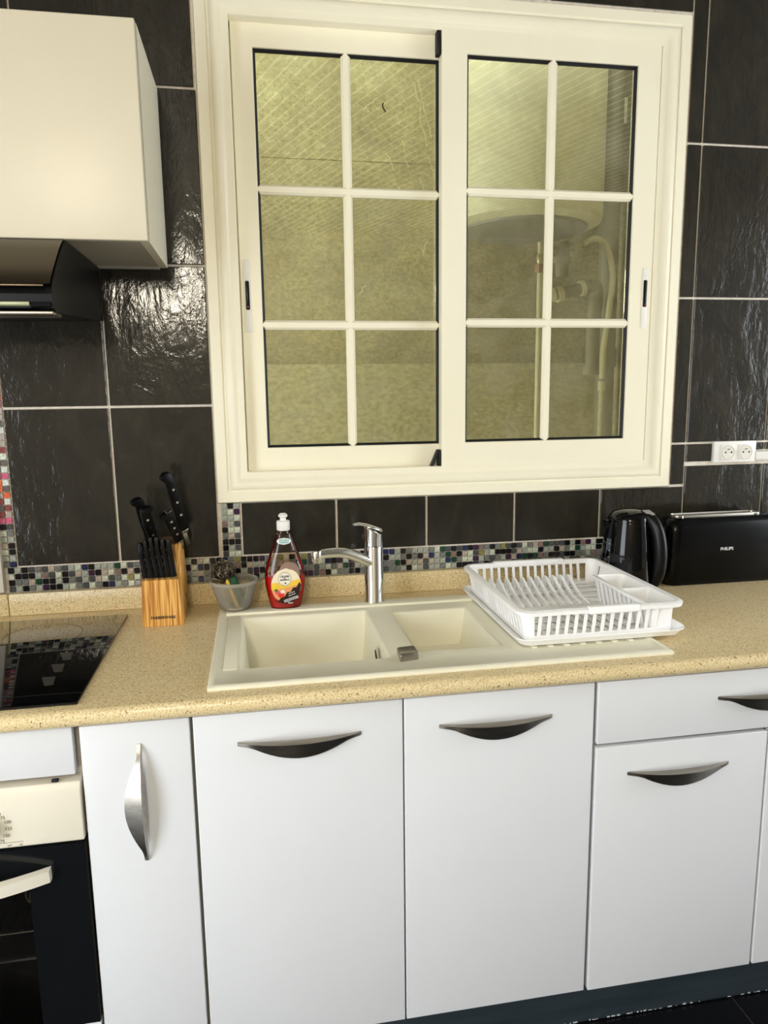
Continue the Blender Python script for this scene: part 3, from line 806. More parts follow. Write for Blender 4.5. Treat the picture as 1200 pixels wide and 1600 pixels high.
# oven door with a window onto the cavity
ZD0, ZD1 = 0.2585, 0.637; GX0, GX1, GZ0, GZ1 = -0.70, -0.303, 0.270, 0.552
dr = bpy.data.objects.new('oven_door', None); COL.objects.link(dr); dr.parent = ov; dr.location = Vector((-0.5, OY, ZD0)) - wloc(ov)
b = bmesh.new()
bx(b, OX0, GX0, OY-0.022, OY+0.01, ZD0, ZD1); bx(b, GX1, OX1, OY-0.022, OY+0.01, ZD0, ZD1); bx(b, GX0, GX1, OY-0.022, OY+0.01, ZD0, GZ0); bx(b, GX0, GX1, OY-0.022, OY+0.01, GZ1, ZD1)
obj('door_panel', b, M_OVENBLK, dr, 0)
obj('door_pane', box(GX0, GX1, OY-0.020, OY-0.016, GZ0, GZ1), m_clear('smoked_oven_glass', (214, 216, 218), 1.5), dr, 0)
b = bmesh.new(); n = 20; rings = []
for i in range(n+1):
    t = -1+2*i/n; q = 1-t*t; x = -0.5+t*0.238
    y = OY-0.030-0.055*q; zc = 0.585; h = 0.0125
    rings.append([(x, y, zc-h), (x, y-0.006, zc-h+0.001), (x, y-0.008, zc+h-0.001), (x, y, zc+h), (x, y+0.008, zc+h), (x, y+0.008, zc-h)])
loft(b, rings)
bx(b, -0.735, -0.725, OY-0.030, OY-0.02, 0.5755, 0.5945); bx(b, -0.275, -0.265, OY-0.030, OY-0.02, 0.5755, 0.5945)
obj('oven_handle', b, M_OVENW, dr, 30)
b = bmesh.new()
t = 0.01
bx(b, -0.74, -0.26, -0.15, -0.14, 0.23, 0.58); bx(b, -0.74, -0.73, OY+0.01, -0.15, 0.23, 0.58); bx(b, -0.27, -0.26, OY+0.01, -0.15, 0.23, 0.58); bx(b, -0.73, -0.27, OY+0.01, -0.15, 0.23, 0.24); bx(b, -0.73, -0.27, OY+0.01, -0.15, 0.57, 0.58)
obj('cavity', b, M_BLACKS, ov, 0)
b = bmesh.new()
tube(b, [(-0.725, -0.57, 0.43), (-0.29, -0.57, 0.43), (-0.275, -0.56, 0.433)], 0.0028, 8)
for k in range(20): tube(b, [(-0.715+0.022*k, -0.57, 0.432), (-0.715+0.022*k, -0.20, 0.432)], 0.0018, 6)
obj('wire_shelf', b, M_CHROME, ov)
b = bmesh.new(); tube(b, [(-0.72, -0.575, 0.375), (-0.285, -0.575, 0.375)], 0.003, 8); obj('tray_rim', b, M_STEEL, ov)
b = bmesh.new(); tube(b, [(-0.285, -0.585, 0.478), (-0.36, -0.40, 0.50), (-0.36, -0.2, 0.5)], 0.0025, 8); obj('side_rail', b, M_CHROME, ov)
b = bmesh.new()
for k in range(5): tube(b, [(-0.305-0.008*k+0.014*math.cos(a*0.5236)*(1-.08*k), -0.52, 0.452+0.005*k+0.017*math.sin(a*0.5236)) for a in range(13)], 0.0016, 6)
obj('coil', b, M_BRASS, ov)
obj('lower_panel', box(OX0, OX1, OY-0.019, OY+0.0, 0.153, 0.2565, 0.002), M_DOOR, ov)
obj('upper_filler', box(OX0, -0.2085, OY-0.014, OY+0.004, 0.768, 0.861, 0.0018), M_DOOR, ov)['label'] = 'plain white filler panel above the oven'
obj('housing', box(OX0, OX1+0.001, OY+0.012, -0.03, 0.755, 0.859), M_CARC, ov, 0)
b = bmesh.new(); bx(b, -0.250, -0.238, OY-0.017, OY-0.01, 0.7575, 0.7625, 0.001); obj('latch', b, M_GASKET, ov)

# ================================================================== WALL CABINET AND HOOD
CX1 = -0.0565; CZ0, CZ1 = 1.752, 2.157; CYF = -0.34
wc = thing('wall_cabinet', 'white wall cabinet above the range hood', 'cabinet', (-0.35, -0.17, CZ0))
b = bmesh.new(); t = 0.018
bx(b, -0.66, -0.66+t, CYF+0.0195, -0.007, CZ0, CZ1); bx(b, CX1-t, CX1, CYF+0.0195, -0.007, CZ0, CZ1)
bx(b, -0.66+t, CX1-t, CYF+0.0195, -0.007, CZ1-t, CZ1)
obj('carcass', b, M_CABSIDE, wc, 0)
obj('bottom_panel', box(-0.66+t, CX1-t, CYF+0.0195, -0.02, CZ0+0.001, CZ0+t), M_CARC, wc, 0)
obj('back_rail', box(-0.66+t, CX1-t, -0.0195, -0.007, CZ0-0.004, CZ1-t), M_CARC, wc, 0)
obj('door', box(-0.658, CX1-0.001, CYF, CYF+0.0175, CZ0-0.001, CZ1+0.001, 0.0025, 3), M_UPDOOR, wc, 30)
hd = thing('range_hood', 'black range hood with dark steel front under the wall cabinet', 'range hood', (-0.44, -0.2, 1.6))
HX0, HX1 = -0.655, -0.2155
prof = [(-0.010, 1.625), (-0.010, 1.749), (-0.335, 1.749), (-0.378, 1.720), (-0.425, 1.682), (-0.458, 1.652), (-0.470, 1.630), (-0.462, 1.606), (-0.440, 1.600)]
b = bmesh.new(); prism(b, prof, lambda y, z: (HX0, y, z), lambda y, z: (HX1, y, z)); obj('hood_body', b, M_HOODDARK, hd, 40)
b = bmesh.new()
fp = [(-0.336, 1.7485), (-0.358, 1.737), (-0.380, 1.7215), (-0.427, 1.6835), (-0.452, 1.662), (-0.4655, 1.646)]
ring0 = [(HX0, y-0.002, z+0.002) for y, z in fp] ; ring1 = [(HX1-0.002, y-0.002, z+0.002) for y, z in fp]
loft(b, [ring0, ring1], False, False, False)
ring0b = [(HX0, y+0.001, z-0.001) for y, z in fp]; ring1b = [(HX1-0.002, y+0.001, z-0.001) for y, z in fp]
loft(b, [ring0b, ring1b], False, False, False); obj('front_panel', b, M_HOODSTEEL, hd, 60)
obj('trim_bar', box(HX0, HX1-0.012, -0.474, -0.466, 1.6425, 1.6465, 0.001), M_HOODSTEEL, hd)
obj('lamp_strip', box(HX0, HX1-0.04, -0.469, -0.455, 1.609, 1.6165, 0.001), mat('hood_lens_green', (150, 156, 120), 0.2), hd)
obj('lower_lip', box(HX0, HX1-0.002, -0.46, -0.40, 1.594, 1.601, 0.002), M_STEEL, hd)
b = bmesh.new(); tube(b, [(HX1-0.038, -0.463, 1.611), (HX1-0.004, -0.463, 1.612)], 0.0055, 10); obj('end_cap', b, M_BLACKS, hd)

# ================================================================== SOCKETS
so = thing('double_socket', 'white double wall socket above the toaster', 'socket', (1.512, -0.01, 1.26))
obj('plate', box(1.4465, 1.582, -0.013, 0.0, 1.231, 1.2925, 0.002), M_PLATE, so)
for cx in (1.490, 1.547):
    b = bmesh.new(); bx(b, cx-0.0215, cx+0.0215, -0.0165, -0.0128, 1.2385, 1.283, 0.0015); fpz = obj('face', b, M_PLATE, so)
    b = bmesh.new()
    rings = [[(cx+r*math.cos(2*math.pi*k/32), y, 1.2605+r*math.sin(2*math.pi*k/32)) for k in range(32)] for r, y in ((0.0205, -0.0165), (0.0205, -0.0185), (0.0185, -0.0185), (0.0172, -0.0172))]
    loft(b, rings, False, True); wv = obj('well', b, M_PLATE2, fpz)
    for dx in (-0.0095, 0.0095):
        b = bmesh.new(); tube(b, [(cx+dx, -0.0178, 1.2605), (cx+dx, -0.017, 1.2605)], 0.0026, 10); obj('contact_hole', b, M_GASKET, fpz)
    b = bmesh.new(); tube(b, [(cx, -0.0165, 1.2695), (cx, -0.022, 1.2695)], 0.0024, 10); obj('earth_pin', b, M_STEEL, fpz)
obj('cable_trunking', box(1.5825, 2.3, -0.016, -0.0005, 1.2355, 1.2605, 0.0015), M_PLATE).update_tag()
tag(bpy.data.objects['cable_trunking'], 'white cable trunking running right from the double socket', 'trunking')

# ================================================================== KNIFE BLOCK
kb = thing('knife_block', 'striped pine knife block full of black-handled knives', 'knife block', (-0.096, -0.11, WT))
BX0, BX1 = -0.1445, -0.0500
b = bmesh.new()
prism(b, [(-0.187, WT+0.0003), (-0.180, 1.0125), (-0.143, 1.016), (-0.060, WT+0.03), (-0.095, WT+0.0003)], lambda y, z: (BX0+(z-WT)*0.03, y, z), lambda y, z: (BX1-(z-WT)*0.06, y, z), 0.0012)
obj('front_step', b, M_WOOD, kb, 20)
b = bmesh.new()
prism(b, [(-0.1425, 1.0165), (-0.112, 1.083), (-0.050, 1.093), (-0.026, 0.985), (-0.036, WT+0.03), (-0.0595, WT+0.031)], lambda y, z: (BX0+(z-WT)*0.03, y, z), lambda y, z: (BX1-(z-WT)*0.02, y, z), 0.0012)
obj('rear_body', b, M_WOOD, kb, 20)
for k in range(6):
    y = -0.106+k*0.0095
    obj('slot', box(BX0+0.016, BX1-0.012, y-0.0011, y+0.0011, 1.086+(y+0.112)*0.16-0.001, 1.0868+(y+0.112)*0.16), M_INK, kb, 0)
text('lettering', 'FARBERWARE', 0.0092, M_INK, kb, (-0.0955, -0.1862, 0.922), (1, -0.0, 0), (0, 0.062, 1), bold=0.0002)
def big_knife(butt, base, wid, label, hook=1, flip=False, cap=False, face=(0.45, -0.88, 0.1), blade=0.03):
    butt = Vector(butt); base = Vector(base); ax = (butt-base).normalized(); L = (butt-base).length
    nrm = Vector(face); nrm = (nrm-ax*nrm.dot(ax)).normalized(); u = ax.cross(nrm) * -1
    if u.x > 0: u = -u
    if flip: u = -u
    k = thing('kitchen_knife', label, 'knife', base, 'large knives in the knife block')
    w = wid/2
    pr = [(-w*0.85, 0), (-w*0.8, L*0.25), (-w*1.0, L*0.55), (-w*0.8, L*0.80), (-w*0.75, L*0.93), (-w*0.35, L*1.0), (w*0.5, L*1.01), (w*1.25*hook, L*0.985), (w*1.6*hook, L*0.94), (w*1.35*hook, L*0.90), (w*0.9, L*0.86), (w*0.95, L*0.5), (w*0.85, L*0.22), (w*0.9, 0)]
    b = bmesh.new(); th = 0.0085
    prism(b, pr, lambda a, c: base+u*a+ax*c+nrm*th, lambda a, c: base+u*a+ax*c-nrm*th, 0.0028, 2)
    obj('handle', b, M_HANDLE, k, 40)
    for q in (0.28, 0.5, 0.72):
        c = base+ax*L*q+nrm*(th-0.0005)
        b = bmesh.new(); tube(b, [c, c+nrm*0.0012], 0.0032, 12); obj('rivet', b, M_RIVET, k)
    b = bmesh.new(); prism(b, [(-w*0.8, 0), (w*0.85, 0), (w*0.5, -0.008), (-w*0.4, -0.008)], lambda a, c: base+u*a+ax*c+nrm*0.006, lambda a, c: base+u*a+ax*c-nrm*0.006, 0.001)
    obj('bolster', b, M_RIVET, k)
    b = bmesh.new(); prism(b, [(-w*0.3, -0.007), (w*0.5, -0.007), (w*0.5, -blade), (-w*0.3, -blade)], lambda a, c: base+u*a+ax*c+nrm*0.0009, lambda a, c: base+u*a+ax*c-nrm*0.0009)
    obj('blade', b, M_RIVET, k, 0)
    if cap:
        b = bmesh.new(); prism(b, [(-w*0.2, L*1.0), (w*0.9, L*1.012), (w*0.9, L*1.03), (-w*0.1, L*1.018)], lambda a, c: base-u*a+ax*c+nrm*0.008, lambda a, c: base-u*a+ax*c-nrm*0.008, 0.001)
        obj('end_cap', b, M_RIVET, k)
big_knife((-0.0755, -0.118, 1.262), (-0.0480, -0.064, 1.112), 0.0265, 'tallest black-handled knife with three bright rivets at the back of the block', blade=0.045)
big_knife((-0.0785, -0.150, 1.170), (-0.0580, -0.102, 1.092), 0.0245, 'short knife with a steel end cap in front of the tallest knife', cap=True, face=(0.35, -0.9, 0.1))
big_knife((-0.1420, -0.140, 1.205), (-0.1275, -0.092, 1.098), 0.0275, 'wide black knife handle at the left rear of the block', face=(0.3, -0.95, 0.1))
big_knife((-0.1270, -0.172, 1.185), (-0.1130, -0.118, 1.092), 0.0265, 'black knife handle overlapping the left rear one', flip=True, face=(0.3, -0.95, 0.1))
names = ['first', 'second', 'third', 'fourth', 'fifth', 'sixth']
for i in range(6):
    x = -0.1335+i*0.0132; h = 0.092+(0.006 if i in (2, 3) else 0)-(0.006 if i == 0 else 0)
    base = Vector((x, -0.163, 1.0165)); ax = Vector((-0.10, -0.02, 1)).normalized()
    k = thing('steak_knife', 'black steak knife, %s from the left in the front row of the block' % names[i], 'knife', base, 'steak knives in the front row')
    sd = Vector((1, 0, 0.1)).normalized(); fw = Vector((0, -1, 0))
    b = bmesh.new(); rings = []
    for q, w, d in ((0, 0.0058, 0.0075), (0.3, 0.0060, 0.0085), (0.7, 0.0060, 0.0085), (0.92, 0.0062, 0.0095), (1.0, 0.0048, 0.0070)):
        ring = []
        for m in range(12):
            a = 2*math.pi*m/12; ca, sa = math.cos(a), math.sin(a); kk = (abs(ca)**4+abs(sa)**4)**-0.25
            ring.append(base+ax*h*q+sd*ca*kk*w+fw*sa*kk*d)
        rings.append(ring)
    loft(b, rings); obj('handle', b, M_HANDLE, k, 50)
    for q in (0.3, 0.5, 0.72):
        c = base+ax*h*q+sd*0.0058; b = bmesh.new(); tube(b, [c, c+sd*0.0009], 0.0018, 8); obj('rivet', b, M_RIVET, k)
    b = bmesh.new(); prism(b, [(-0.006, 0.002), (0.006, 0.002), (0.006, -0.006), (-0.006, -0.006)], lambda a, c: base+fw*a+ax*c+sd*0.0007, lambda a, c: base+fw*a+ax*c-sd*0.0007)
    obj('blade', b, M_RIVET, k, 0)

# ================================================================== TUB, SCOURER, SPONGE
tz = SZ+0.0024; tcx, tcy = 0.0705, -0.108
M_TUB = m_clear('frosted_tub_plastic', (240, 238, 230), 1.4, 0.18, (250, 247, 238))
tb = thing('plastic_tub', 'frosted round plastic tub at the back left corner of the sink', 'tub', (tcx, tcy, tz))
b = bmesh.new()
lathe(b, [(0.0, 0.0), (0.030, 0.0), (0.036, 0.003), (0.041, 0.012), (0.051, 0.045), (0.057, 0.070), (0.0555, 0.070), (0.0495, 0.045), (0.0395, 0.013), (0.034, 0.005), (0.0, 0.003)], (tcx, tcy, tz), 48, 1, 1, False, False)
bmesh.ops.remove_doubles(b, verts=b.verts[:], dist=1e-6); obj('cup', b, M_TUB, tb, 50)
b = bmesh.new(); lathe(b, [(0.0565, 0.068), (0.0605, 0.069), (0.061, 0.076), (0.0575, 0.0775), (0.0555, 0.076), (0.0555, 0.069), (0.0565, 0.068)], (tcx, tcy, tz), 48, 1, 1, False, False); obj('rim', b, m_clear('frosted_rim', (240, 238, 230), 1.4, 0.42), tb, 50)
b = bmesh.new(); R4 = random.Random(3); sc = Vector((0.046, -0.098, tz+0.094))
for s in range(46):
    d = Vector((R4.gauss(0, 1), R4.gauss(0, 1), R4.gauss(0, 1))).normalized(); e = d.orthogonal().normalized(); f = d.cross(e)
    rr = R4.uniform(0.018, 0.030); ph = R4.uniform(0, 6.28); pts = []
    for q in range(15):
        a = ph+q*0.36; w = rr+0.003*math.sin(q*2.1+s)
        pts.append(sc+(e*math.cos(a)+f*math.sin(a))*w+d*(R4.uniform(-.003, .003)+0.012*math.sin(s)))
    tube(b, pts, 0.0009, 4, 0.5, False)
sco = obj('steel_scourer', b, mat('scourer_steel', (118, 108, 92), 0.35, 0.9), None, 60)
tag(sco, 'tangled steel wire scourer resting in the tub', 'scourer')
b = bmesh.new(); bmesh.ops.create_icosphere(b, subdivisions=3, radius=0.023)
for v in b.verts: v.co *= 1+R4.uniform(-0.1, 0.1)
bmesh.ops.translate(b, vec=sc, verts=b.verts[:]); obj('core', b, mat('scourer_core', (52, 46, 38), 0.6, 0.5), sco, 0, sc)
spg = thing('sponge', 'yellow and green scouring sponge leaning inside the tub', 'sponge', (0.075, tcy, tz+0.004))
def slab(p0, p1, dn, th, dd, m, name):
    p0, p1, dd = Vector(p0), Vector(p1), Vector(dd); ax = (p1-p0); n = Vector(dn).normalized()
    b = bmesh.new(); vs = []
    b2 = bmesh.new()
    q = [p0-dd, p1-dd, p1+dd, p0+dd]
    a0 = [b2.verts.new(v) for v in q]; a1 = [b2.verts.new(v+n*th) for v in q]
    b2.faces.new(a0); b2.faces.new(a1[::-1])
    for i in range(4): b2.faces.new((a0[i], a1[i], a1[(i+1) % 4], a0[(i+1) % 4]))
    bmesh.ops.bevel(b2, geom=b2.edges[:], offset=0.002, segments=2, affect='EDGES')
    merge(b, b2); obj(name, b, m, spg, 40)
slab((0.074, -0.116, tz+0.0075), (0.050, -0.116, tz+0.079), (0.94, 0.0, 0.33), 0.008, (0, 0.017, 0), m_mottle('sponge_yellow', (226, 190, 84), (236, 204, 104), 200, 0.9, 0, (1, 1, 1), 0.3), 'foam')
slab((0.0822, -0.116, tz+0.0105), (0.0582, -0.116, tz+0.082), (0.94, 0.0, 0.33), 0.017, (0, 0.017, 0), m_mottle('sponge_green', (36, 76, 48), (46, 90, 58), 220, 0.95, 0, (1, 1, 1), 0.4), 'scrub_pad')

# ================================================================== DISH SOAP BOTTLE
bxc, byc = 0.1975, -0.1165; bz = SZ+0.0024
bo = thing('dish_soap_bottle', 'clear bottle of red dish soap with a white push cap behind the left bowl', 'bottle', (bxc, byc, bz))
BP = [(0.0, 0.0365), (0.004, 0.0385), (0.03, 0.0445), (0.06, 0.0500), (0.082, 0.0508), (0.105, 0.0475), (0.135, 0.038), (0.165, 0.0275), (0.183, 0.0225), (0.190, 0.021), (0.192, 0.0155), (0.199, 0.0145)]
def bw(z):
    for (z0, w0), (z1, w1) in zip(BP, BP[1:]):
        if z0 <= z <= z1: return w0+(w1-w0)*(z-z0)/(z1-z0)
    return BP[-1][1]
def bd(z): return min(0.56 + max(0, (z-0.12)/0.07)*0.42, 1.0)
def bring(z, sh=0.0, n=40):
    w = bw(z)-sh; k = bd(z); ring = []
    for i in range(n):
        a = 2*math.pi*i/n; ca, sa = math.cos(a), math.sin(a); p = 2.3; q = (abs(ca)**p+abs(sa)**p)**(-1/p)
        ring.append((bxc+w*ca*q, byc+w*k*sa*q, bz+z))
    return ring
b = bmesh.new(); zz = [0.0003, 0.004, 0.015, 0.03, 0.045, 0.06, 0.072, 0.082, 0.094, 0.105, 0.12, 0.135, 0.15, 0.165, 0.175, 0.183, 0.190, 0.192, 0.199]
loft(b, [bring(z) for z in zz]); obj('shell', b, m_clear('clear_bottle_plastic', (236, 226, 214), 1.5), bo, 50)
b = bmesh.new(); loft(b, [bring(z, 0.0016) for z in (0.002, 0.005, 0.015, 0.03, 0.045, 0.06, 0.072, 0.0835)])
obj('soap_liquid', b, mat('red_soap', (214, 18, 16), 0.08, trans=0.0), bo, 50)
b = bmesh.new(); lathe(b, [(0.0158, 0.1985), (0.0165, 0.200), (0.0165, 0.2205), (0.0155, 0.222), (0.0075, 0.2225), (0.0075, 0.230), (0.0115, 0.2325), (0.0115, 0.2365), (0.007, 0.2405)], (bxc, byc, bz), 32); obj('push_cap', b, M_PLATE, bo, 40)
def bfront(dx, z, e=0.0004):
    w = bw(z); k = bd(z); p = 2.3; t = min(0.999, abs(dx)/w); return (bxc+dx, byc-w*k*(1-t**p)**(1/p)-e, bz+z)
def decal(name, outline, m, e, nx=14, nz=14):
    """label cut to outline(z)->(x0,x1) and laid on the front of the bottle"""
    z0, z1, fn = outline; b = bmesh.new(); rows = []
    for j in range(nz+1):
        z = z0+(z1-z0)*j/nz; a, c = fn(z)
        rows.append([b.verts.new(bfront(a+(c-a)*i/nx, z, e)) for i in range(nx+1)])
    for r0, r1 in zip(rows, rows[1:]):
        for i in range(nx): b.faces.new((r0[i], r0[i+1], r1[i+1], r1[i]))
    return obj(name, b, m, bo, 60)
def ell(cx, cz, rx, rz):
    def f(z):
        t = max(0, 1-((z-cz)/rz)**2); return (cx-rx*t**0.5-1e-5, cx+rx*t**0.5+1e-5)
    return (cz-rz, cz+rz, f)
def clip(z0, z1, o): return (z0, z1, o[2])
main = ell(0.0015, 0.0600, 0.0372, 0.0460)
def lab(z):
    a, c = main[2](z); return (a, c)
decal('label_back', ell(0.010, 0.092, 0.026, 0.030), m_clear('pinkish_back_label', (235, 200, 185), 1.3, 0.7, (226, 196, 180)), 0.0004)
lb = decal('label', main, mat('label_cream', (244, 232, 200), 0.5), 0.0008)
def band_label(name, z0f, z1f, m, e, x0=-0.0372, x1=0.0387, nx=24, nz=6):
    b = bmesh.new(); cols = []
    for i in range(nx+1):
        x = x0+(x1-x0)*i/nx
        t = max(0, 1-((x-0.0015)/0.0372)**2)**0.5
        lo, hi = 0.060-0.046*t, 0.060+0.046*t
        a = min(max(z0f(x), lo), hi); c = min(max(z1f(x), lo), hi)
        cols.append([b.verts.new(bfront(x, a+(c-a)*j/nz, e)) for j in range(nz+1)])
    for c0, c1 in zip(cols, cols[1:]):
        for j in range(nz):
            try: b.faces.new((c0[j], c1[j], c1[j+1], c0[j+1]))
            except ValueError: pass
    return obj(name, b, m, lb, 0)
jag = lambda x: 0.006*math.sin(x*420)*0.5
band_label('yellow_patch', lambda x: 0.050+x*0.25, lambda x: 0.072+0.1*x, mat('label_yellow', (250, 204, 70), 0.5), 0.0011, -0.036, 0.038)
band_label('peach_patch', lambda x: 0.02, lambda x: 0.056+0.2*x, mat('label_peach', (240, 168, 110), 0.5), 0.0013, -0.0372, 0.0387)
band_label('dark_patch', lambda x: 0.0, lambda x: 0.030+0.75*(x+0.012)+jag(x) if x > -0.02 else 0.026, mat('label_dark_brown', (44, 22, 18), 0.5), 0.0016)
for cx, cz, r, c in ((-0.012, 0.038, 0.008, (226, 56, 40)), (-0.020, 0.044, 0.006, (232, 92, 110)), (-0.008, 0.046, 0.0055, (250, 244, 236)), (-0.028, 0.058, 0.005, (246, 222, 40)), (-0.024, 0.050, 0.004, (70, 110, 50))):
    o = decal('fruit_print', ell(cx, cz, r, r), mat('print_%d_%d_%d' % c, c, 0.5), 0.0021, 8, 8); o.parent = lb; o.location = (0, 0, 0)
o = decal('round_emblem', ell(-0.002, 0.079, 0.0175, 0.0185), mat('label_white', (248, 242, 226), 0.5), 0.0016, 12, 12); o.parent = lb; o.location = (0, 0, 0)
fyl = bfront(0, 0.07)[1]-0.0023
def ltext(s, size, m, x, z, rot=0, e=0.0026):
    p = bfront(x, z, e); return text('label_text', s, size, m, lb, (bxc+x, min(p[1], bfront(x*0.5, z, e)[1]), bz+z), (math.cos(rot), 0, math.sin(rot)), (-math.sin(rot), 0, math.cos(rot)), depth=0.0002, bold=0.00012)
ltext("L'ELIXIR", 0.0065, M_INK, -0.002, 0.0855); ltext('DE', 0.003, M_INK, -0.002, 0.081); ltext('MARSEILLE', 0.0048, M_INK, -0.002, 0.0772)
b = bmesh.new()
for k in range(34):
    a = 2*math.pi*k/34
    x, z = -0.002+0.0158*math.cos(a), 0.079+0.0168*math.sin(a); p = bfront(x, z, 0.0026)
    bx(b, p[0]-0.0006, p[0]+0.0006, p[1]-0.0002, p[1]+0.0002, p[2]-0.0008, p[2]+0.0008)
obj('emblem_ring', b, M_INK, lb, 0)
b = bmesh.new(); p = bfront(-0.001, 0.069, 0.0028)
prism(b, [(p[0]-0.002, p[2]-0.002), (p[0]+0.002, p[2]-0.002), (p[0]+0.0026, p[2]+0.001), (p[0]+0.001, p[2]+0.0012), (p[0], p[2]+0.003)], lambda x, z: (x, p[1], z), lambda x, z: (x, p[1]-0.0003, z)); obj('emblem_drop', b, M_INK, lb, 0)
ra = 0.30
b = bmesh.new(); c = Vector((bxc+0.0125, bfront(0.0, 0.024, 0.0030)[1]-0.0004, bz+0.0265)); ex = Vector((math.cos(ra), 0, math.sin(ra))); ez = Vector((-math.sin(ra), 0, math.cos(ra)))
prism(b, [(-0.0185, -0.0032), (0.0185, -0.0032), (0.0185, 0.0032), (-0.0185, 0.0032)], lambda a, d: c+ex*a+ez*d, lambda a, d: c+ex*a+ez*d+Vector((0, -0.0002, 0))); obj('name_strip', b, M_WHITEINK, lb, 0)
text('label_text', 'DEGRAISSANT', 0.0056, M_INK, lb, c+Vector((0, -0.0005, 0)), ex, ez, depth=0.0001, bold=0.00012)
ltext('SUPER', 0.0058, M_INK, -0.0185, 0.0215, 0.12, 0.0034); ltext('750ml', 0.0052, M_WHITEINK, 0.010, 0.0165, 0.0, 0.0040)
b = bmesh.new()
for row, (zz0, L) in enumerate(((0.040, 0.016), (0.034, 0.018))):
    for k in range(6):
        x = 0.006+k*L/6; z = zz0+0.3*(x-0.006); p = bfront(x, z, 0.0034)
        bx(b, p[0], p[0]+L/6*0.7, p[1]-0.0003, p[1], p[2], p[2]+0.0016+0.001*(k % 2))
obj('script_line', b, M_WHITEINK, lb, 0)
o = decal('neck_label', ell(-0.0005, 0.1735, 0.0175, 0.0085), M_WHITEINK, 0.0006, 12, 8)
tp1 = bfront(0, 0.1735, 0.0010)
mt_ = mat('teal_print', (92, 176, 168), 0.5)
for s, dz in (('NOUVELLE', 0.0028), ('FORMULE', -0.0028)):
    text('label_text', s, 0.0052, mt_, o, (bxc-0.0005, bfront(0, 0.1735+dz, 0.0012)[1], bz+0.1735+dz), (1, 0, 0), (0, 0.2, 1), depth=0.0002, bold=0.0002)

# ================================================================== DISH RACK AND TRAY
TZ = SZ+0.0026
RX0, RX1, RY0, RY1 = 0.684, 1.040, -0.515, -0.098
def rr_ring(x0, x1, y0, y1, z, r, n=5):
    pts = []
    for cx, cy, a0 in ((x1-r, y0+r, -90), (x1-r, y1-r, 0), (x0+r, y1-r, 90), (x0+r, y0+r, 180)):
        for k in range(n+1):
            a = math.radians(a0+90*k/n); pts.append((cx+r*math.cos(a), cy+r*math.sin(a), z))
    return pts
b = bmesh.new()
loft(b, [rr_ring(RX0-0.002, RX1+0.002, RY0-0.002, RY1+0.002, TZ+0.002, 0.02), rr_ring(RX0-0.006, RX1+0.006, RY0-0.006, RY1+0.006, TZ, 0.024), rr_ring(RX0-0.012, RX1+0.014, RY0-0.012, RY1+0.012, TZ+0.009, 0.03),
         rr_ring(RX0-0.018, RX1+0.020, RY0-0.018, RY1+0.018, TZ+0.014, 0.034), rr_ring(RX0-0.018, RX1+0.020, RY0-0.018, RY1+0.018, TZ+0.0165, 0.034), rr_ring(RX0-0.011, RX1+0.013, RY0-0.011, RY1+0.011, TZ+0.0125, 0.029), rr_ring(RX0-0.004, RX1+0.004, RY0-0.004, RY1+0.004, TZ+0.004, 0.022)], True, True)
tag(obj('drip_tray', b, M_RACK, None, 45), 'white plastic drip tray under the dish rack on the drainer', 'tray')
rk = thing('dish_rack', 'white plastic dish rack with plate fins and cutlery bins', 'dish rack', (0.86, -0.31, TZ+0.005))
ZB0, ZR = TZ+0.0065, 0.988                        # basket floor and rim
IN = 0.008                                         # taper of the walls
b = bmesh.new()                                    # rim
loft(b, [rr_ring(RX0-0.006, RX1+0.004, RY0-0.006, RY1+0.006, ZR-0.014, 0.026), rr_ring(RX0-0.014, RX1+0.012, RY0-0.014, RY1+0.014, ZR-0.012, 0.03), rr_ring(RX0-0.016, RX1+0.014, RY0-0.016, RY1+0.016, ZR-0.004, 0.032), rr_ring(RX0-0.010, RX1+0.009, RY0-0.010, RY1+0.010, ZR, 0.028),
         rr_ring(RX0-0.002, RX1+0.001, RY0-0.002, RY1+0.002, ZR-0.001, 0.022), rr_ring(RX0-0.0035, RX1+0.0005, RY0-0.0035, RY1+0.0035, ZR-0.014, 0.022)], False, False)
loft(b, [rr_ring(RX0-0.0035, RX1+0.0005, RY0-0.0035, RY1+0.0035, ZR-0.014, 0.022), rr_ring(RX0-0.006, RX1+0.004, RY0-0.006, RY1+0.006, ZR-0.014, 0.026)], False, False)
rim = obj('rim', b, M_RACK, rk, 50)
b = bmesh.new()                                    # lower band joining the slats and the floor
loft(b, [rr_ring(RX0+IN-0.0025, RX1-IN+0.0025, RY0+IN-0.0025, RY1-IN+0.0025, ZB0, 0.018), rr_ring(RX0+IN-0.003, RX1-IN+0.003, RY0+IN-0.003, RY1-IN+0.003, ZB0+0.010, 0.02), rr_ring(RX0+IN, RX1-IN, RY0+IN, RY1-IN, ZB0+0.010, 0.018), rr_ring(RX0+IN, RX1-IN, RY0+IN, RY1-IN, ZB0+0.001, 0.017)], False, False)
obj('base_band', b, M_RACK, rk, 50)
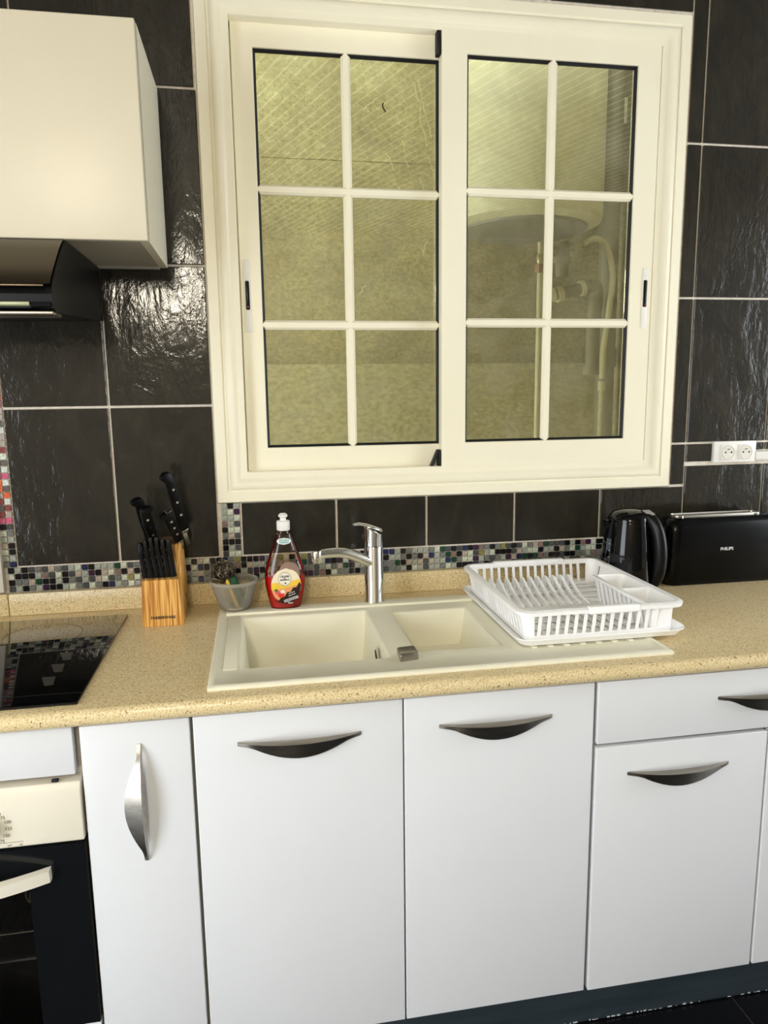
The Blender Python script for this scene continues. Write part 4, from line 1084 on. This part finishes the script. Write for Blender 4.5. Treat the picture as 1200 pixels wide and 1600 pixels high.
# floor of strips
for k in range(13):
    x = 0.705+k*0.0205
    obj('floor_bar', box(x-0.0055, x+0.0055, RY0+IN, RY1-IN, ZB0, ZB0+0.003), M_RACK, rk, 0)
for k in range(9):
    y = RY0+0.03+k*0.045
    obj('floor_bar', box(RX0+IN, RX1-IN, y-0.005, y+0.005, ZB0+0.0002, ZB0+0.0034), M_RACK, rk, 0)
def slat_x(x, yt, yb, w):         # slat in a wall that runs along x
    b = bmesh.new(); z0, z1 = ZB0+0.009, ZR-0.012
    prism(b, [(x-w, 0), (x+w, 0), (x+w, 1), (x-w, 1)], lambda a, t: (a, (yb+(yt-yb)*t)-0.0013, z0+(z1-z0)*t), lambda a, t: (a, (yb+(yt-yb)*t)+0.0013, z0+(z1-z0)*t))
    obj('slat', b, M_RACK, rk, 0)
def slat_y(y, xt, xb, w, name='slat', z0=None, z1=None):
    b = bmesh.new(); z0 = z0 or ZB0+0.009; z1 = z1 or ZR-0.012
    prism(b, [(y-w, 0), (y+w, 0), (y+w, 1), (y-w, 1)], lambda a, t: ((xb+(xt-xb)*t)-0.0013, a, z0+(z1-z0)*t), lambda a, t: ((xb+(xt-xb)*t)+0.0013, a, z0+(z1-z0)*t))
    obj(name, b, M_RACK, rk, 0)
for k in range(14): slat_x(0.7185+k*0.0206, RY0-0.004, RY0+IN-0.0015, 0.0037)
for k in range(15): slat_x(0.7085+k*0.0206, RY1+0.004, RY1-IN+0.0015, 0.0037)
# rounded corner panels
for (cx, cy, a0) in ((RX0, RY0, 180), (RX0, RY1, 90), (RX1, RY1, 0)):
    b = bmesh.new(); r1, r0 = 0.024, 0.018; rings = []
    for zt, ins, r in ((ZB0+0.009, IN-0.0015, r0), (ZR-0.012, -0.004, r1)):
        x0, x1, y0, y1 = RX0+ins, RX1-ins, RY0+ins, RY1-ins
        ccx = x0+r if cx == RX0 else x1-r; ccy = y0+r if cy == RY0 else y1-r
        rings.append([(ccx+(r+e)*math.cos(math.radians(a0+90*k/6)), ccy+(r+e)*math.sin(math.radians(a0+90*k/6)), zt) for e, rng in ((0.0013, range(7)), (-0.0013, range(6, -1, -1))) for k in rng])
    loft(b, rings); obj('corner_panel', b, M_RACK, rk, 50)
# left wall: slats in three groups between solid panels
xt, xb = RX0-0.004, RX0+IN-0.0015
for y in (-0.132, -0.142, -0.236, -0.247, -0.258, -0.338, -0.358, -0.378, -0.398, -0.418, -0.438, -0.458, -0.478): slat_y(y, xt, xb, 0.0034 if y > -0.3 else 0.0045)
slat_y(-0.189, xt, xb, 0.040, 'side_panel'); slat_y(-0.297, xt, xb, 0.030, 'side_panel')
# right wall: slats at the back, then the solid cutlery bins
xt2, xb2 = RX1+0.001, RX1-IN
for y in (-0.130, -0.146): slat_y(y, xt2, xb2, 0.0034)
slat_y(-0.205, xt2, xb2, 0.052, 'side_panel')
bx0 = 0.962
b = bmesh.new()                                    # bins shell
loft(b, [rr_ring(bx0+0.016, RX1-IN+0.001, RY0+IN-0.001, -0.275, ZB0+0.002, 0.014), rr_ring(bx0+0.012, RX1-0.003, RY0+0.003, -0.272, ZR-0.012, 0.02), rr_ring(bx0, RX1+0.0005, RY0-0.003, -0.262, ZR-0.001, 0.02),
         rr_ring(bx0+0.003, RX1-0.003, RY0+0.001, -0.266, ZR-0.0015, 0.018), rr_ring(bx0+0.0185, RX1-IN-0.002, RY0+IN+0.002, -0.278, ZB0+0.006, 0.012)], True, True)
obj('cutlery_bin', b, M_RACK, rk, 50)
obj('bin_divider', box(bx0+0.006, RX1-0.004, -0.396, -0.393, ZB0+0.004, ZR-0.002), M_RACK, rk, 0)
for k in range(10):
    y = -0.486+k*0.0225; slat_y(y, bx0-0.003, bx0+0.010, 0.005, 'bin_slat', ZB0+0.003, ZR-0.006)
obj('bin_rail', box(bx0-0.007, bx0+0.002, RY0+0.004, -0.265, ZR-0.009, ZR-0.001, 0.002), M_RACK, rk)
# grip on the front rim
obj('grip', box(0.822, 0.938, RY0-0.0185, RY0-0.001, ZR-0.0145, ZR+0.0025, 0.004, 3), M_RACK, rk)
obj('grip', box(0.755, 0.955, RY1+0.001, RY1+0.0185, ZR-0.0145, ZR+0.0025, 0.004, 3), M_RACK, rk)
# plate fins
for k in range(11):
    x = 0.728+k*0.0212
    pts = [(-0.150, ZB0+0.003), (-0.158, ZB0+0.040), (-0.168, ZB0+0.049), (-0.180, ZB0+0.050), (-0.192, ZB0+0.044), (-0.215, ZB0+0.029), (-0.250, ZB0+0.014), (-0.300, ZB0+0.004), (-0.300, ZB0+0.002), (-0.235, ZB0+0.002), (-0.205, ZB0+0.018), (-0.186, ZB0+0.034), (-0.172, ZB0+0.036), (-0.164, ZB0+0.002)]
    b = bmesh.new(); prism(b, pts, lambda y, z: (x-0.0022-(z-ZB0)*0.12, y, z), lambda y, z: (x+0.0022-(z-ZB0)*0.12, y, z), 0.0006, 1)
    obj('plate_fin', b, M_RACK, rk, 40)
obj('fin_rail', box(0.712, 0.955, -0.330, -0.292, ZB0+0.001, ZB0+0.0055, 0.0015), M_RACK, rk)
obj('fin_rail', box(0.712, 0.955, -0.168, -0.148, ZB0+0.001, ZB0+0.0045, 0.0015), M_RACK, rk)

# ================================================================== KETTLE
kx, ky = 1.128, -0.128
kt = thing('kettle', 'glossy black electric kettle standing beside the toaster', 'kettle', (kx, ky, WT))
b = bmesh.new(); lathe(b, [(0.074, 0.0003), (0.077, 0.003), (0.077, 0.014), (0.072, 0.018)], (kx, ky, WT), 40); obj('power_base', b, M_BLACKS, kt)
b = bmesh.new()
lathe(b, [(0.068, 0.0185), (0.073, 0.022), (0.0735, 0.05), (0.071, 0.10), (0.066, 0.15), (0.0605, 0.185), (0.058, 0.196)], (kx, ky, WT), 48); obj('jug', b, M_BLACKG, kt, 50)
b = bmesh.new(); lathe(b, [(0.0585, 0.1965), (0.0580, 0.203), (0.054, 0.2125), (0.043, 0.2205), (0.024, 0.2255), (0.003, 0.227)], (kx, ky, WT), 48); obj('lid', b, M_BLACKG, kt, 60)
hdv = Vector((0.58, -0.815, 0))
def kp(r, z): return Vector((kx, ky, WT+z))+hdv*r
b = bmesh.new(); hp = spline([kp(0.030, 0.213), kp(0.056, 0.205), kp(0.077, 0.174), kp(0.087, 0.125), kp(0.087, 0.075), kp(0.077, 0.040), kp(0.066, 0.026)], 7)
tube(b, hp, [0.012+0.005*math.sin(math.pi*i/(len(hp)-1)) for i in range(len(hp))], 18, 1.15); obj('kettle_handle', b, M_BLACKS, kt, 60)
b = bmesh.new(); c = kp(0.050, 0.2165)
tube(b, [kp(0.036, 0.2215), kp(0.050, 0.2205), kp(0.066, 0.2145)], [0.006, 0.010, 0.007], 12, 0.9); obj('lid_button', b, mat('grey_button', (150, 148, 142), 0.25), kt, 60)
b = bmesh.new()
for s in range(9):
    pass
rings = []
for z in (0.055, 0.075, 0.10, 0.125, 0.15):
    rr = 0.0735-(z-0.05)*0.075+0.0012; ring = []
    for da in (-0.13, 0.13): 
        a = math.radians(192)+da; ring.append((kx+rr*math.cos(a), ky+rr*math.sin(a), WT+z))
    for da in (0.13, -0.13):
        a = math.radians(192)+da; ring.append((kx+(rr-0.003)*math.cos(a), ky+(rr-0.003)*math.sin(a), WT+z))
    rings.append(ring)
loft(b, rings); wg = obj('water_gauge', b, mat('gauge_grey_blue', (74, 84, 92), 0.15), kt, 30)
for k in range(5):
    z = 0.065+0.018*k; rr = 0.0735-(z-0.05)*0.075+0.0016; a = math.radians(196)
    b = bmesh.new(); c = Vector((kx+rr*math.cos(a), ky+rr*math.sin(a), WT+z)); bx(b, c.x-0.0008, c.x+0.0008, c.y-0.002, c.y+0.002, c.z-0.0006, c.z+0.0006); obj('level_mark', b, M_WHITEINK, wg, 0)
b = bmesh.new()
prism(b, [(-0.016, 0.168), (0.016, 0.168), (0.012, 0.198), (-0.012, 0.198)], lambda a, z: (kx-0.0588-(z-0.168)*0.35, ky+0.012+a, WT+z), lambda a, z: (kx-0.045, ky+0.012+a, WT+z), 0.003); obj('spout', b, M_BLACKG, kt)

# ================================================================== TOASTER
tx0, tx1, ty0, ty1 = 1.247, 1.612, -0.130, -0.036
to = thing('toaster', 'long black two-slice toaster with a steel warming rack', 'toaster', (1.43, -0.083, WT))
b = bmesh.new()
def tring(ix, iy, z, r): return rr_ring(tx0+ix, tx1-ix, ty0+iy, ty1-iy, WT+z, r, 8)
loft(b, [tring(0.004, 0.004, 0.008, 0.03), tring(0.0, 0.0, 0.014, 0.035), tring(0.0, 0.0, 0.10, 0.035), tring(0.002, 0.001, 0.155, 0.035), tring(0.005, 0.004, 0.175, 0.036), tring(0.013, 0.012, 0.187, 0.034), tring(0.024, 0.022, 0.190, 0.026)])
obj('body', b, mat('toaster_black', (3, 4, 6), 0.22, spec=0.22), to, 40)
b = bmesh.new(); loft(b, [tring(0.010, 0.010, 0.0004, 0.03), tring(0.008, 0.008, 0.0085, 0.03)]); obj('foot', b, M_BLACKS, to)
b = bmesh.new()
sx0, sx1, sy0, sy1 = 1.276, 1.548, -0.105, -0.060
rings = []
for e, z in ((0.0, 0.1895), (0.0, 0.194), (-0.001, 0.1965), (-0.005, 0.1965), (-0.006, 0.194), (-0.006, 0.1895)):
    rings.append(rr_ring(sx0-e, sx1+e, sy0-e, sy1+e, WT+z, 0.018+e if 0.018+e > 0.004 else 0.004, 8))
loft(b, rings, False, False); obj('slot_rim', b, M_STEEL, to, 50)
obj('slot', box(sx0+0.012, sx1-0.012, sy0+0.010, sy1-0.010, WT+0.1885, WT+0.1907), M_GASKET, to, 0)
b = bmesh.new()
for x in (1.296, 1.528): tube(b, [(x, sy0-0.003, WT+0.1965), (x, sy0-0.004, WT+0.186)], 0.0022, 8)
obj('rack_leg', b, M_CHROME, to)
text('lettering', 'PHILIPS', 0.0125, M_WHITEINK, to, (1.424, ty0-0.0006, WT+0.1015), (1, 0, 0), (0, 0, 1), bold=0.0001)
obj('lever', box(tx1-0.001, tx1+0.02, -0.095, -0.07, WT+0.12, WT+0.135, 0.004), M_BLACKS, to)
